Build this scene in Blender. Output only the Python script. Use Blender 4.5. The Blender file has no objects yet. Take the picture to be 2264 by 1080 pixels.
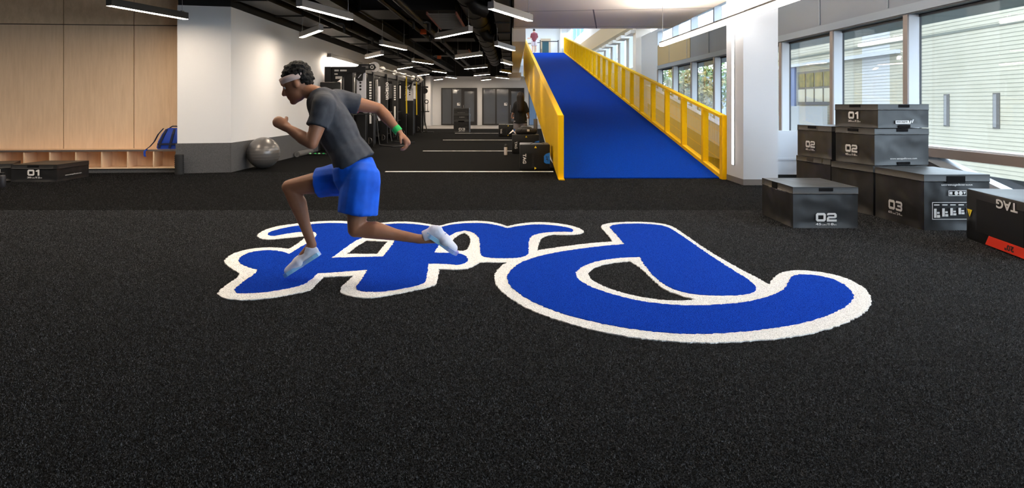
import bpy, bmesh, math, random
from mathutils import Vector, Matrix, Euler
from mathutils.geometry import tessellate_polygon
from mathutils import noise as mnoise
random.seed(7)
C = bpy.context.scene.collection
SC = bpy.context.scene

# ------------------------------------------------------------------ camera, world, exposure
F = 24.0 / 36.0 * 2264
CH = 1.34
cam_d = bpy.data.cameras.new('camera')
cam_d.lens = 24.0
cam_d.sensor_width = 36.0
cam_d.shift_y = -307.0 / 2264
cam_d.clip_end = 400
cam = bpy.data.objects.new('camera', cam_d)
C.objects.link(cam)
cam.location = (0, 0, CH)
cam.rotation_euler = (math.pi / 2, 0, 0)
SC.camera = cam

SC.view_settings.view_transform = 'Standard'
SC.view_settings.look = 'None'
SC.view_settings.exposure = 1.1
SC.view_settings.gamma = 1.0
SC.view_settings.use_curve_mapping = False
SC.cycles.use_denoising = True
SC.cycles.max_bounces = 8
SC.cycles.diffuse_bounces = 5
SC.cycles.transparent_max_bounces = 16
SC.cycles.sample_clamp_indirect = 6.0

w = bpy.data.worlds.new('overcast_sky')
SC.world = w
w.use_nodes = True
bg = w.node_tree.nodes['Background']
bg.inputs['Color'].default_value = (0.72, 0.86, 1.0, 1)
bg.inputs['Strength'].default_value = 4.4

LAMP = 42.0          # pendant diffuser emission

# ------------------------------------------------------------------ materials
def mat(name, col, rough=0.6, metal=0.0, spec=0.5, emit=None, estr=0.0, alpha=None):
    m = bpy.data.materials.new(name)
    m.use_nodes = True
    b = m.node_tree.nodes['Principled BSDF']
    b.inputs['Base Color'].default_value = (*col, 1)
    b.inputs['Roughness'].default_value = rough
    b.inputs['Metallic'].default_value = metal
    b.inputs['Specular IOR Level'].default_value = spec
    if emit:
        b.inputs['Emission Color'].default_value = (*emit, 1)
        b.inputs['Emission Strength'].default_value = estr
    if alpha is not None:
        b.inputs['Alpha'].default_value = alpha
    return m

def grain(m, scale, c0, c1, lo=0.4, hi=0.6, bump=0.0, bdist=0.01, detail=3.0, stretch=None, rough=0.5):
    nt = m.node_tree
    N = nt.nodes
    L = nt.links
    b = N['Principled BSDF']
    tc = N.new('ShaderNodeTexCoord')
    src = tc.outputs['Object']
    if stretch:
        mp = N.new('ShaderNodeMapping')
        mp.inputs['Scale'].default_value = stretch
        L.new(src, mp.inputs['Vector'])
        src = mp.outputs['Vector']
    nz = N.new('ShaderNodeTexNoise')
    nz.inputs['Scale'].default_value = scale
    nz.inputs['Detail'].default_value = detail
    nz.inputs['Roughness'].default_value = rough
    L.new(src, nz.inputs['Vector'])
    cr = N.new('ShaderNodeValToRGB')
    cr.color_ramp.elements[0].position = lo
    cr.color_ramp.elements[1].position = hi
    cr.color_ramp.elements[0].color = (*c0, 1)
    cr.color_ramp.elements[1].color = (*c1, 1)
    L.new(nz.outputs['Fac'], cr.inputs['Fac'])
    L.new(cr.outputs['Color'], b.inputs['Base Color'])
    if bump:
        bp = N.new('ShaderNodeBump')
        bp.inputs['Strength'].default_value = bump
        bp.inputs['Distance'].default_value = bdist
        L.new(nz.outputs['Fac'], bp.inputs['Height'])
        L.new(bp.outputs['Normal'], b.inputs['Normal'])
    return m

M = {}
M['turf'] = grain(mat('black_turf', (0.02, 0.02, 0.02), 0.95, spec=0.06), 150, (0.0012, 0.0012, 0.0014), (0.075, 0.075, 0.080), 0.50, 0.76, bump=0.9, bdist=0.012, detail=2.5, rough=0.65)
M['turf_far'] = grain(mat('black_turf_darker', (0.01, 0.01, 0.01), 0.95, spec=0.05), 140, (0.0012, 0.0012, 0.0012), (0.034, 0.034, 0.036), 0.50, 0.78, bump=0.8, bdist=0.012, detail=2.5, rough=0.65)  # same turf in a darker tone than the near panel
M['turf_blue'] = grain(mat('blue_turf', (0.01, 0.07, 0.5), 0.95, spec=0.04), 150, (0.0, 0.016, 0.22), (0.004, 0.075, 0.62), 0.36, 0.70, bump=0.8, bdist=0.012)
M['turf_white'] = grain(mat('white_turf', (0.8, 0.8, 0.8), 0.8, spec=0.2), 150, (0.70, 0.69, 0.67), (0.97, 0.96, 0.94), 0.30, 0.52, bump=0.7, bdist=0.01)
M['ramp_blue'] = grain(mat('blue_ramp_turf', (0.0, 0.06, 0.4), 0.95, spec=0.03), 60, (0.0, 0.020, 0.20), (0.0, 0.036, 0.31), 0.35, 0.65, bump=0.5, bdist=0.01)
def blades(name, c0, c1, spec):
    m = mat(name, c1, 0.6, spec=spec)
    nt = m.node_tree
    g_ = nt.nodes.new('ShaderNodeNewGeometry')
    cr = nt.nodes.new('ShaderNodeValToRGB')
    cr.color_ramp.elements[0].color = (*c0, 1)
    cr.color_ramp.elements[1].color = (*c1, 1)
    cr.color_ramp.elements[0].position = 0.35
    nt.links.new(g_.outputs['Random Per Island'], cr.inputs['Fac'])
    nt.links.new(cr.outputs['Color'], nt.nodes['Principled BSDF'].inputs['Base Color'])
    return m
M['pile_black'] = blades('black_pile_fibres', (0.005, 0.005, 0.0055), (0.170, 0.171, 0.182), 0.35)
M['pile_far'] = blades('darker_black_pile_fibres', (0.003, 0.003, 0.003), (0.058, 0.058, 0.062), 0.3)  # darker fibres for the far turf
M['pile_blue'] = blades('blue_pile_fibres', (0.0, 0.026, 0.30), (0.018, 0.14, 0.88), 0.12)
M['pile_white'] = blades('white_pile_fibres', (0.75, 0.74, 0.72), (0.97, 0.96, 0.94), 0.2)
M['white'] = mat('white_wall_paint', (0.74, 0.735, 0.74), 0.7)
M['soffit'] = mat('soffit_paint', (0.92, 0.86, 0.79), 0.7)
M['black'] = grain(mat('black_ceiling_paint', (0.02, 0.02, 0.02), 0.7, spec=0.3), 3, (0.006, 0.006, 0.006), (0.012, 0.011, 0.011), 0.3, 0.7)
M['black_metal'] = mat('black_duct_paint', (0.0075, 0.007, 0.0068), 0.5, spec=0.25)
M['carpet_grey'] = grain(mat('grey_wall_carpet', (0.05, 0.05, 0.05), 0.9, spec=0.2), 200, (0.040, 0.040, 0.042), (0.16, 0.16, 0.165), 0.35, 0.68, bump=0.5, bdist=0.006)
M['ply'] = grain(mat('birch_plywood', (0.6, 0.4, 0.25), 0.55, spec=0.3), 2.2, (0.76, 0.53, 0.34), (0.87, 0.63, 0.425), 0.3, 0.7, detail=6, stretch=(9, 9, 0.8), rough=0.65)
M['ply2'] = grain(mat('birch_plywood_upper', (0.6, 0.4, 0.25), 0.55, spec=0.3), 3.0, (0.68, 0.465, 0.28), (0.86, 0.62, 0.41), 0.3, 0.7, detail=7, stretch=(2.5, 2.5, 1.4), rough=0.7)
M['joint'] = mat('panel_joint', (0.13, 0.085, 0.05), 0.8)
M['bench_top'] = mat('bench_edge_grey', (0.12, 0.095, 0.085), 0.5)
M['lamp_body'] = mat('lamp_housing_grey', (0.17, 0.16, 0.155), 0.5)
M['lamp_dark'] = mat('lamp_housing_black', (0.03, 0.028, 0.027), 0.5)
M['lamp_glow'] = mat('lamp_diffuser', (0.9, 0.9, 0.9), 0.5, emit=(1.0, 0.84, 0.66), estr=LAMP)
M['lamp_cool'] = mat('lamp_diffuser_window', (0.9, 0.9, 0.9), 0.5, emit=(1.0, 0.90, 0.78), estr=6.5)
M['soffit_fill'] = mat('added_soffit_glow', (0.9, 0.9, 0.9), 0.5, emit=(1.0, 0.88, 0.76), estr=70)  # glow added only to brighten the soffit
M['wire'] = mat('steel_wire', (0.25, 0.24, 0.23), 0.4, metal=0.6)
M['yellow'] = mat('yellow_powder_coat', (0.88, 0.49, 0.0), 0.6, spec=0.1)
M['yellow_edge'] = mat('yellow_rail_cap', (0.90, 0.52, 0.0), 0.55, spec=0.12)
M['col_white'] = mat('column_white', (0.62, 0.66, 0.72), 0.6)
M['skirt'] = mat('grey_skirting', (0.16, 0.15, 0.145), 0.5)
M['mullion'] = mat('bronze_mullion', (0.20, 0.165, 0.15), 0.4)
M['mullion_w'] = mat('white_mullion', (0.56, 0.60, 0.66), 0.5)
M['spandrel'] = mat('grey_spandrel', (0.17, 0.195, 0.23), 0.45)
M['spandrel_band'] = mat('grey_head_beam', (0.24, 0.285, 0.34), 0.45)
M['spandrel_tan'] = mat('tan_spandrel', (0.42, 0.31, 0.14), 0.5)
M['darkbrown'] = mat('dark_brown_panel', (0.05, 0.04, 0.038), 0.5)
M['gasket'] = mat('black_gasket', (0.01, 0.012, 0.018), 0.5)
M['teal'] = mat('teal_sunshade', (0.10, 0.16, 0.17), 0.5)
M['siding'] = grain(mat('pale_siding', (0.6, 0.6, 0.48), 0.7), 1.2, (0.36, 0.325, 0.24), (0.40, 0.36, 0.275), 0.3, 0.7)
M['siding_w'] = mat('white_siding', (0.45, 0.44, 0.43), 0.7)
M['siding_line'] = mat('siding_joint', (0.13, 0.13, 0.10), 0.8)
M['ext_dark'] = mat('exterior_dark_frame', (0.07, 0.06, 0.05), 0.5)
M['ext_blue'] = mat('exterior_blue_panel', (0.07, 0.095, 0.20), 0.5)
M['ext_grey'] = mat('exterior_blue_grey', (0.12, 0.15, 0.19), 0.7)
M['ext_ground'] = mat('exterior_concrete', (0.27, 0.265, 0.255), 0.9)
M['leaf'] = grain(mat('foliage_green', (0.1, 0.2, 0.05), 0.7), 3, (0.03, 0.06, 0.012), (0.13, 0.18, 0.04), 0.3, 0.7)
M['leaf_y'] = grain(mat('foliage_yellow', (0.3, 0.2, 0.05), 0.7), 3, (0.07, 0.065, 0.02), (0.23, 0.17, 0.05), 0.3, 0.7)
M['bark'] = mat('bark', (0.1, 0.07, 0.05), 0.9)
M['box_black'] = grain(mat('black_vinyl_cover', (0.03, 0.03, 0.03), 0.40, spec=0.5), 9, (0.009, 0.009, 0.0095), (0.014, 0.014, 0.0145), 0.3, 0.7)
M['box_band'] = mat('black_vinyl_band', (0.015, 0.0145, 0.0145), 0.42, spec=0.5)
M['velcro'] = mat('black_velcro', (0.008, 0.008, 0.009), 0.9, spec=0.1)
M['print'] = mat('white_print', (0.74, 0.73, 0.72), 0.6)
M['print_dark'] = mat('dark_print', (0.02, 0.02, 0.022), 0.6)
M['tag_black'] = mat('black_pu_cover', (0.007, 0.007, 0.007), 0.42, spec=0.4)
M['tag_blue'] = mat('blue_size_label', (0.01, 0.17, 0.62), 0.5)
M['tag_red'] = mat('red_size_label', (0.80, 0.035, 0.01), 0.5)
M['warn'] = mat('yellow_warning', (0.85, 0.62, 0.02), 0.5)
M['ball'] = mat('silver_rubber', (0.15, 0.14, 0.135), 0.30, metal=0.35, spec=0.6)
M['roller_grey'] = mat('grey_foam', (0.10, 0.10, 0.10), 0.7)
M['roller_black'] = mat('black_foam', (0.014, 0.014, 0.015), 0.7)
M['green'] = mat('green_rubber', (0.02, 0.45, 0.10), 0.5)
M['green_light'] = mat('pale_green_rubber', (0.35, 0.75, 0.35), 0.5)
M['bag_blue'] = mat('blue_nylon', (0.005, 0.05, 0.42), 0.55)
M['strap'] = mat('navy_webbing', (0.006, 0.010, 0.035), 0.7)
M['bag_black'] = mat('black_nylon', (0.012, 0.011, 0.012), 0.6)
M['towel'] = mat('white_towel', (0.80, 0.74, 0.70), 0.9)
M['bottle'] = mat('white_bottle', (0.75, 0.68, 0.64), 0.4)
M['rig_black'] = mat('black_rig_steel', (0.006, 0.006, 0.0065), 0.45, spec=0.35)
M['rig_silver'] = mat('silver_rig_post', (0.52, 0.52, 0.56), 0.4)
M['chrome'] = mat('chrome', (0.6, 0.58, 0.56), 0.25, metal=0.9)
M['strap_yellow'] = mat('yellow_strap', (0.85, 0.62, 0.02), 0.6)
M['medball_w'] = mat('white_med_ball', (0.6, 0.57, 0.56), 0.6)
M['medball_p'] = mat('pink_med_ball', (0.5, 0.12, 0.18), 0.6)
M['door_frame'] = mat('black_door_frame', (0.018, 0.016, 0.016), 0.4)
M['grey_floor'] = mat('pale_far_floor', (0.30, 0.28, 0.27), 0.6)
M['sign_w'] = mat('white_sign', (0.8, 0.78, 0.76), 0.5)
M['tray'] = mat('red_cable_tray', (0.22, 0.07, 0.055), 0.5)
M['orange'] = mat('orange_box', (0.55, 0.09, 0.01), 0.5)
M['skin'] = grain(mat('brown_skin', (0.3, 0.15, 0.08), 0.5, spec=0.4), 6, (0.25, 0.105, 0.055), (0.31, 0.14, 0.078), 0.3, 0.7)
M['skin_light'] = mat('light_skin', (0.60, 0.36, 0.27), 0.5)
M['shirt'] = grain(mat('charcoal_tshirt', (0.06, 0.065, 0.075), 0.85, spec=0.2), 14, (0.040, 0.044, 0.054), (0.062, 0.066, 0.078), 0.3, 0.7)
M['shorts'] = grain(mat('royal_blue_shorts', (0.0, 0.1, 0.6), 0.7, spec=0.3), 8, (0.0, 0.075, 0.55), (0.004, 0.12, 0.78), 0.3, 0.7)
M['shoe'] = grain(mat('white_shoe', (0.7, 0.72, 0.8), 0.5), 5, (0.55, 0.58, 0.72), (0.80, 0.80, 0.84), 0.35, 0.65)
M['sole'] = grain(mat('iridescent_sole', (0.45, 0.4, 0.8), 0.4), 4, (0.30, 0.22, 0.66), (0.30, 0.60, 0.82), 0.4, 0.6)
M['hair'] = grain(mat('black_hair', (0.01, 0.009, 0.008), 0.7, spec=0.2), 90, (0.003, 0.003, 0.003), (0.009, 0.008, 0.0075), 0.3, 0.7, bump=0.8, bdist=0.01)
M['hair_brown'] = mat('dark_brown_hair', (0.009, 0.006, 0.005), 0.6, spec=0.2)
M['headband'] = mat('pale_headband', (0.62, 0.47, 0.43), 0.8)
M['eye'] = mat('eye_white', (0.7, 0.68, 0.65), 0.3)
M['maroon'] = mat('maroon_tshirt', (0.14, 0.022, 0.035), 0.8)
M['pale_shorts'] = mat('pale_lilac_shorts', (0.50, 0.45, 0.50), 0.8)
M['black_cloth'] = mat('black_tshirt', (0.010, 0.010, 0.011), 0.85, spec=0.2)
M['grey_cloth'] = mat('grey_shorts', (0.16, 0.15, 0.17), 0.85)
M['stanchion'] = mat('black_stanchion', (0.02, 0.02, 0.025), 0.5)
M['teal_glass'] = mat('teal_door_glass', (0.015, 0.075, 0.10), 0.15)
M['beige'] = mat('beige_frame', (0.60, 0.46, 0.32), 0.6)
M['atrium'] = mat('atrium_white', (0.84, 0.84, 0.84), 0.7)
M['beige_band'] = mat('beige_band', (0.72, 0.58, 0.38), 0.7)

def glassy(name, tint, trans, rough=0.02, ior=1.25):
    """architectural glass: straight-through transmission mixed with a fresnel mirror"""
    m = bpy.data.materials.new(name)
    m.use_nodes = True
    nt = m.node_tree
    N, L = nt.nodes, nt.links
    N.clear()
    out = N.new('ShaderNodeOutputMaterial')
    tr = N.new('ShaderNodeBsdfTransparent')
    tr.inputs['Color'].default_value = (*tint, 1)
    gl = N.new('ShaderNodeBsdfGlossy')
    gl.inputs['Roughness'].default_value = rough
    gl.inputs['Color'].default_value = (1, 1, 1, 1)
    fr = N.new('ShaderNodeFresnel')
    ge = N.new('ShaderNodeNewGeometry')
    mr = N.new('ShaderNodeMapRange')          # thin sheet: same reflectance from both sides
    mr.inputs['To Min'].default_value = ior
    mr.inputs['To Max'].default_value = 1.0 / ior
    L.new(ge.outputs['Backfacing'], mr.inputs['Value'])
    L.new(mr.outputs['Result'], fr.inputs['IOR'])
    mx = N.new('ShaderNodeMixShader')
    L.new(fr.outputs['Fac'], mx.inputs['Fac'])
    L.new(tr.outputs['BSDF'], mx.inputs[1])
    L.new(gl.outputs['BSDF'], mx.inputs[2])
    L.new(mx.outputs['Shader'], out.inputs['Surface'])
    return m

M['glass'] = glassy('window_glass', (0.93, 0.95, 0.96), 1.0)

def frosted(name, col, top, alpha=0.8):
    """frosted film on door glass: greyish, clearer towards the top"""
    m = mat(name, col, 0.05, spec=0.9)
    return m
M['door_glass'] = frosted('frosted_door_glass', (0.11, 0.118, 0.132), None)
M['door_glass_blue'] = frosted('blue_door_glass', (0.22, 0.36, 0.60), None)

def perforated(name, col, opacity):
    m = bpy.data.materials.new(name)
    m.use_nodes = True
    nt = m.node_tree
    N, L = nt.nodes, nt.links
    b = N['Principled BSDF']
    b.inputs['Base Color'].default_value = (*col, 1)
    b.inputs['Roughness'].default_value = 0.55
    b.inputs['Specular IOR Level'].default_value = 0.12
    b.inputs['Alpha'].default_value = opacity
    return m
M['mesh_clear'] = perforated('yellow_wire_mesh', (0.86, 0.50, 0.01), 0.27)
M['mesh_skin'] = perforated('yellow_perforated_sheet', (0.74, 0.44, 0.0), 0.88)

# ------------------------------------------------------------------ mesh helpers
OFF = {}

def V(*a):
    return Vector(a)

class MB:
    def __init__(s):
        s.v = []
        s.f = []
    def add(s, vs, fs):
        o = len(s.v)
        s.v += [tuple(p) for p in vs]
        s.f += [tuple(i + o for i in f) for f in fs]
        return s
    def hexa(s, p):
        return s.add(p, [(0, 3, 2, 1), (4, 5, 6, 7), (0, 1, 5, 4), (1, 2, 6, 5), (2, 3, 7, 6), (3, 0, 4, 7)])
    def box(s, x0, x1, y0, y1, z0, z1):
        return s.hexa([(x0, y0, z0), (x1, y0, z0), (x1, y1, z0), (x0, y1, z0), (x0, y0, z1), (x1, y0, z1), (x1, y1, z1), (x0, y1, z1)])
    def bbox(s, x0, x1, y0, y1, z0, z1, b):
        """box with all edges chamfered"""
        bm = bmesh.new()
        bmesh.ops.create_cube(bm, size=1)
        for q in bm.verts:
            q.co = Vector(((x0 + x1) / 2 + q.co.x * (x1 - x0), (y0 + y1) / 2 + q.co.y * (y1 - y0), (z0 + z1) / 2 + q.co.z * (z1 - z0)))
        bmesh.ops.bevel(bm, geom=bm.edges[:], offset=b, segments=2, affect='EDGES', profile=0.6)
        bm.verts.ensure_lookup_table()
        bm.verts.index_update()
        s.add([q.co.copy() for q in bm.verts], [[q.index for q in f.verts] for f in bm.faces])
        bm.free()
        return s
    def obox(s, o, u, v, w_):
        o, u, v, w_ = Vector(o), Vector(u), Vector(v), Vector(w_)
        return s.hexa([o, o + u, o + u + v, o + v, o + w_, o + u + w_, o + u + v + w_, o + v + w_])
    def poly_prism(s, pts, d):
        """closed polygon pts (3d, planar) extruded by vector d; concave allowed"""
        d = Vector(d)
        P = [Vector(p) for p in pts]
        n = len(P)
        tri = tessellate_polygon([P])
        o = len(s.v)
        s.v += [tuple(p) for p in P] + [tuple(p + d) for p in P]
        for t in tri:
            s.f.append((o + t[0], o + t[1], o + t[2]))
            s.f.append((o + n + t[2], o + n + t[1], o + n + t[0]))
        for i in range(n):
            j = (i + 1) % n
            s.f.append((o + i, o + j, o + n + j, o + n + i))
        return s
    def tube(s, p0, p1, r0, r1=None, n=10, caps=True):
        p0, p1 = Vector(p0), Vector(p1)
        r1 = r0 if r1 is None else r1
        d = (p1 - p0).normalized()
        a = d.orthogonal().normalized()
        b = d.cross(a)
        vs = []
        for p, r in ((p0, r0), (p1, r1)):
            for k in range(n):
                t = 2 * math.pi * k / n
                vs.append(p + (a * math.cos(t) + b * math.sin(t)) * r)
        fs = [(k, (k + 1) % n, n + (k + 1) % n, n + k) for k in range(n)]
        if caps:
            fs += [tuple(range(n - 1, -1, -1)), tuple(range(n, 2 * n))]
        return s.add(vs, fs)
    def path(s, pts, r, n=8):
        P = [Vector(p) for p in pts]
        rings = []
        vs, fs = [], []
        a = None
        for i, p in enumerate(P):
            d = ((P[min(i + 1, len(P) - 1)] - P[max(i - 1, 0)])).normalized()
            if a is None:
                a = d.orthogonal().normalized()
            a = (a - d * a.dot(d)).normalized()
            b = d.cross(a)
            rr = r[i] if isinstance(r, (list, tuple)) else r
            for k in range(n):
                t = 2 * math.pi * k / n
                vs.append(p + (a * math.cos(t) + b * math.sin(t)) * rr)
        for i in range(len(P) - 1):
            for k in range(n):
                fs.append((i * n + k, i * n + (k + 1) % n, (i + 1) * n + (k + 1) % n, (i + 1) * n + k))
        fs += [tuple(range(n - 1, -1, -1)), tuple(range((len(P) - 1) * n, len(P) * n))]
        return s.add(vs, fs)
    def ribbon(s, pts, wd, th, side):
        """flat strap along pts: width wd along side, thickness th"""
        P = [Vector(p) for p in pts]
        sd = Vector(side).normalized()
        vs, fs = [], []
        for i, p in enumerate(P):
            d = (P[min(i + 1, len(P) - 1)] - P[max(i - 1, 0)]).normalized()
            nn = d.cross(sd).normalized()
            vs += [p - sd * wd / 2 - nn * th / 2, p + sd * wd / 2 - nn * th / 2, p + sd * wd / 2 + nn * th / 2, p - sd * wd / 2 + nn * th / 2]
        for i in range(len(P) - 1):
            for k in range(4):
                fs.append((i * 4 + k, i * 4 + (k + 1) % 4, (i + 1) * 4 + (k + 1) % 4, (i + 1) * 4 + k))
        e = (len(P) - 1) * 4
        fs += [(3, 2, 1, 0), (e, e + 1, e + 2, e + 3)]
        return s.add(vs, fs)
    def lathe(s, prof, c, axis=(0, 0, 1), n=20):
        """prof: list of (radius, height) from bottom to top"""
        ax = Vector(axis).normalized()
        a = ax.orthogonal().normalized()
        b = ax.cross(a)
        c = Vector(c)
        vs, fs = [], []
        for r, h in prof:
            for k in range(n):
                t = 2 * math.pi * k / n
                vs.append(c + ax * h + (a * math.cos(t) + b * math.sin(t)) * r)
        m = len(prof)
        for i in range(m - 1):
            for k in range(n):
                fs.append((i * n + k, i * n + (k + 1) % n, (i + 1) * n + (k + 1) % n, (i + 1) * n + k))
        fs += [tuple(range(n - 1, -1, -1)), tuple(range((m - 1) * n, m * n))]
        return s.add(vs, fs)
    def ell(s, c, rx, ry, rz, n=16, m=10, rot=None):
        c = Vector(c)
        vs, fs = [], []
        for i in range(m + 1):
            ph = math.pi * i / m
            for k in range(n):
                t = 2 * math.pi * k / n
                p = Vector((rx * math.sin(ph) * math.cos(t), ry * math.sin(ph) * math.sin(t), rz * math.cos(ph)))
                if rot:
                    p = rot @ p
                vs.append(c + p)
        for i in range(m):
            for k in range(n):
                fs.append((i * n + k, (i + 1) * n + k, (i + 1) * n + (k + 1) % n, i * n + (k + 1) % n))
        return s.add(vs, fs)
    def blob(s, p0, p1, r0, r1, flat=1.0, side=(0, 1, 0), flat0=False, flat1=False, n=14):
        """capsule of tapering radius; the radius along «side» is multiplied by flat"""
        p0, p1 = Vector(p0), Vector(p1)
        d = (p1 - p0)
        ln = d.length
        d = d / ln
        sd = Vector(side)
        sd = sd - d * sd.dot(d)
        sd = sd.normalized() if sd.length > 1e-4 else d.orthogonal().normalized()
        o = d.cross(sd)
        st = []
        if flat0:
            st += [(0.0, 0.001), (0.0, r0)]
        else:
            st += [(-r0 * math.cos(t), max(r0 * math.sin(t), 0.0005)) for t in (0, math.pi / 6, math.pi / 3, math.pi / 2)]
        if flat1:
            st += [(ln, r1), (ln, 0.001)]
        else:
            st += [(ln + r1 * math.sin(t), max(r1 * math.cos(t), 0.0005)) for t in (0, math.pi / 6, math.pi / 3, math.pi / 2)]
        vs, fs = [], []
        for h, r in st:
            for k in range(n):
                t = 2 * math.pi * k / n
                vs.append(p0 + d * h + sd * math.cos(t) * r * flat + o * math.sin(t) * r)
        for i in range(len(st) - 1):
            for k in range(n):
                fs.append((i * n + k, i * n + (k + 1) % n, (i + 1) * n + (k + 1) % n, (i + 1) * n + k))
        fs += [tuple(range(n - 1, -1, -1)), tuple(range((len(st) - 1) * n, len(st) * n))]
        return s.add(vs, fs)
    def build(s, name, m, parent=None, at=None, smooth=False, kind=None, label=None, fix=True):
        """ONE mesh object; vertices are given in world coordinates"""
        base = OFF[parent.name] if parent is not None else Vector((0, 0, 0))
        o_ = Vector(at) if at is not None else (base if parent is not None else Vector((0, 0, 0)))
        me = bpy.data.meshes.new(name)
        me.from_pydata([tuple(Vector(p) - o_) for p in s.v], [], s.f)
        me.materials.append(M[m] if isinstance(m, str) else m)
        if fix:
            bm = bmesh.new()
            bm.from_mesh(me)
            bmesh.ops.recalc_face_normals(bm, faces=bm.faces[:])
            bm.to_mesh(me)
            bm.free()
        if smooth:
            for p in me.polygons:
                p.use_smooth = True
            if smooth != 'all':
                try:
                    me.set_sharp_from_angle(angle=math.radians(40))
                except Exception:
                    pass
        me.update()
        return place(name, me, parent, o_, kind, label)

def place(name, me, parent, o_, kind=None, label=None):
    ob = bpy.data.objects.new(name, me)
    C.objects.link(ob)
    base = OFF[parent.name] if parent is not None else Vector((0, 0, 0))
    ob.parent = parent
    ob.location = Vector(o_) - base
    OFF[ob.name] = Vector(o_)
    if kind:
        ob['kind'] = kind
    if label:
        ob['label'] = label
    return ob

def thing(name, label, cat, loc, group=None):
    o = bpy.data.objects.new(name, None)
    o.empty_display_size = 0.1
    C.objects.link(o)
    o.location = loc
    OFF[o.name] = Vector(loc)
    o['label'] = label
    o['category'] = cat
    if group:
        o['group'] = group
    return o

def tag(o, label, cat, group=None):
    o['label'] = label
    o['category'] = cat
    if group:
        o['group'] = group
    return o

def struct(name, mb, m, parent=None, smooth=False):
    o = mb.build(name, m, parent, smooth=smooth)
    if parent is None:
        o['kind'] = 'structure'
    return o

def at_floor(px, py, z=0.0):
    """point of the plane z seen at photo pixel (px, py)"""
    Y = F * (CH - z) / (py - 233.0)
    return Vector(((px - 1132.0) / F * Y, Y, z))

def at_depth(px, py, Y):
    return Vector(((px - 1132.0) / F * Y, Y, CH - (py - 233.0) / F * Y))

_txt = {}
def text2d(s, bold=0.0):
    """2d triangles of a line of text, 1 unit high capitals, starting at x=0"""
    key = (s, bold)
    if key in _txt:
        return _txt[key]
    cu = bpy.data.curves.new('text', 'FONT')
    cu.body = s
    cu.size = 1.0
    cu.offset = bold
    cu.resolution_u = 3
    ob = bpy.data.objects.new('text', cu)
    C.objects.link(ob)
    dg = bpy.context.evaluated_depsgraph_get()
    me = bpy.data.meshes.new_from_object(ob.evaluated_get(dg))
    vs = [(p.co.x, p.co.y) for p in me.vertices]
    fs = [tuple(p.vertices) for p in me.polygons]
    bpy.data.objects.remove(ob)
    bpy.data.curves.remove(cu)
    bpy.data.meshes.remove(me)
    xs = [p[0] for p in vs]
    ys = [p[1] for p in vs]
    x0, x1, y0, y1 = min(xs), max(xs), min(ys), max(ys)
    _txt[key] = (vs, fs, x0, x1, y0, y1)
    return _txt[key]

def put_text(mb, s, o, u, v, width, height=None, bold=0.0):
    """text stretched into the rectangle that starts at o, width along u, height along v"""
    vs, fs, x0, x1, y0, y1 = text2d(s, bold)
    u, v, o = Vector(u).normalized(), Vector(v).normalized(), Vector(o)
    if height is None:
        height = width * (y1 - y0) / (x1 - x0)
    mb.add([o + u * ((p[0] - x0) / (x1 - x0) * width) + v * ((p[1] - y0) / (y1 - y0) * height) for p in vs], fs)
    return mb

# squared, extended digits as printed on the soft boxes (unit height, width 1.15)
def _digit(d):
    t, w_, k = 0.27, 1.15, 0.17
    R = []
    def bar(x0, y0, x1, y1):
        R.append([(x0, y0), (x1, y0), (x1, y1), (x0, y1)])
    if d == '0':
        R.append([(k, 0), (w_ - k, 0), (w_, k), (w_ - t, t), (t, t), (0, k)])
        R.append([(0, 1 - k), (t, 1 - t), (w_ - t, 1 - t), (w_, 1 - k), (w_ - k, 1), (k, 1)])
        R.append([(0, k), (t, t), (t, 1 - t), (0, 1 - k)])
        R.append([(w_ - t, t), (w_, k), (w_, 1 - k), (w_ - t, 1 - t)])
    elif d == '1':
        R.append([(0.42, 0), (0.42 + 0.3, 0), (0.42 + 0.3, 1), (0.42 + 0.05, 1), (0.1, 0.80), (0.1, 0.66), (0.42, 0.66)])
    elif d == '2':
        R.append([(0, 0.74), (0.06, 0.94), (k, 1), (w_ - k, 1), (w_, 1 - k), (w_ - t, 1 - t * 0.8), (t, 1 - t * 0.8), (t, 0.74)])
        R.append([(w_ - t, 0.56), (w_, 0.50), (w_, 1 - k), (w_ - t, 1 - t * 0.8)])
        R.append([(0, 0.40), (t, 0.38), (w_ - k, 0.38), (w_, 0.50), (w_ - t, 0.60), (k, 0.60)])
        bar(0, 0.22, t, 0.40)
        bar(0, 0, w_, 0.24)
    elif d == '3':
        R.append([(0, 0.78), (0.05, 0.95), (k, 1), (w_ - k, 1), (w_, 1 - k), (w_ - t, 1 - t * 0.8), (t, 1 - t * 0.8), (t, 0.78)])
        bar(0.30, 0.40, w_ - 0.1, 0.60)
        R.append([(w_ - t, 0.58), (w_ - 0.05, 0.52), (w_, 0.60), (w_, 1 - k), (w_ - t, 1 - t * 0.8)])
        R.append([(w_ - t, t * 0.8), (w_, k), (w_, 0.40), (w_ - 0.05, 0.50), (w_ - t, 0.42)])
        R.append([(k, 0), (w_ - k, 0), (w_, k), (w_ - t, t * 0.8), (t, t * 0.8), (t, 0.24), (0, 0.24), (0.04, 0.06)])
    return R

def put_digits(mb, s, o, u, v, h):
    u, v, o = Vector(u).normalized(), Vector(v).normalized(), Vector(o)
    x = 0.0
    for ch in s:
        for poly in _digit(ch):
            P = [o + u * ((p[0] + x) * h) + v * (p[1] * h) for p in poly]
            tri = tessellate_polygon([P])
            mb.add(P, tri)
        x += 1.15 + 0.12 if ch != '1' else 0.9
    return mb

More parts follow.
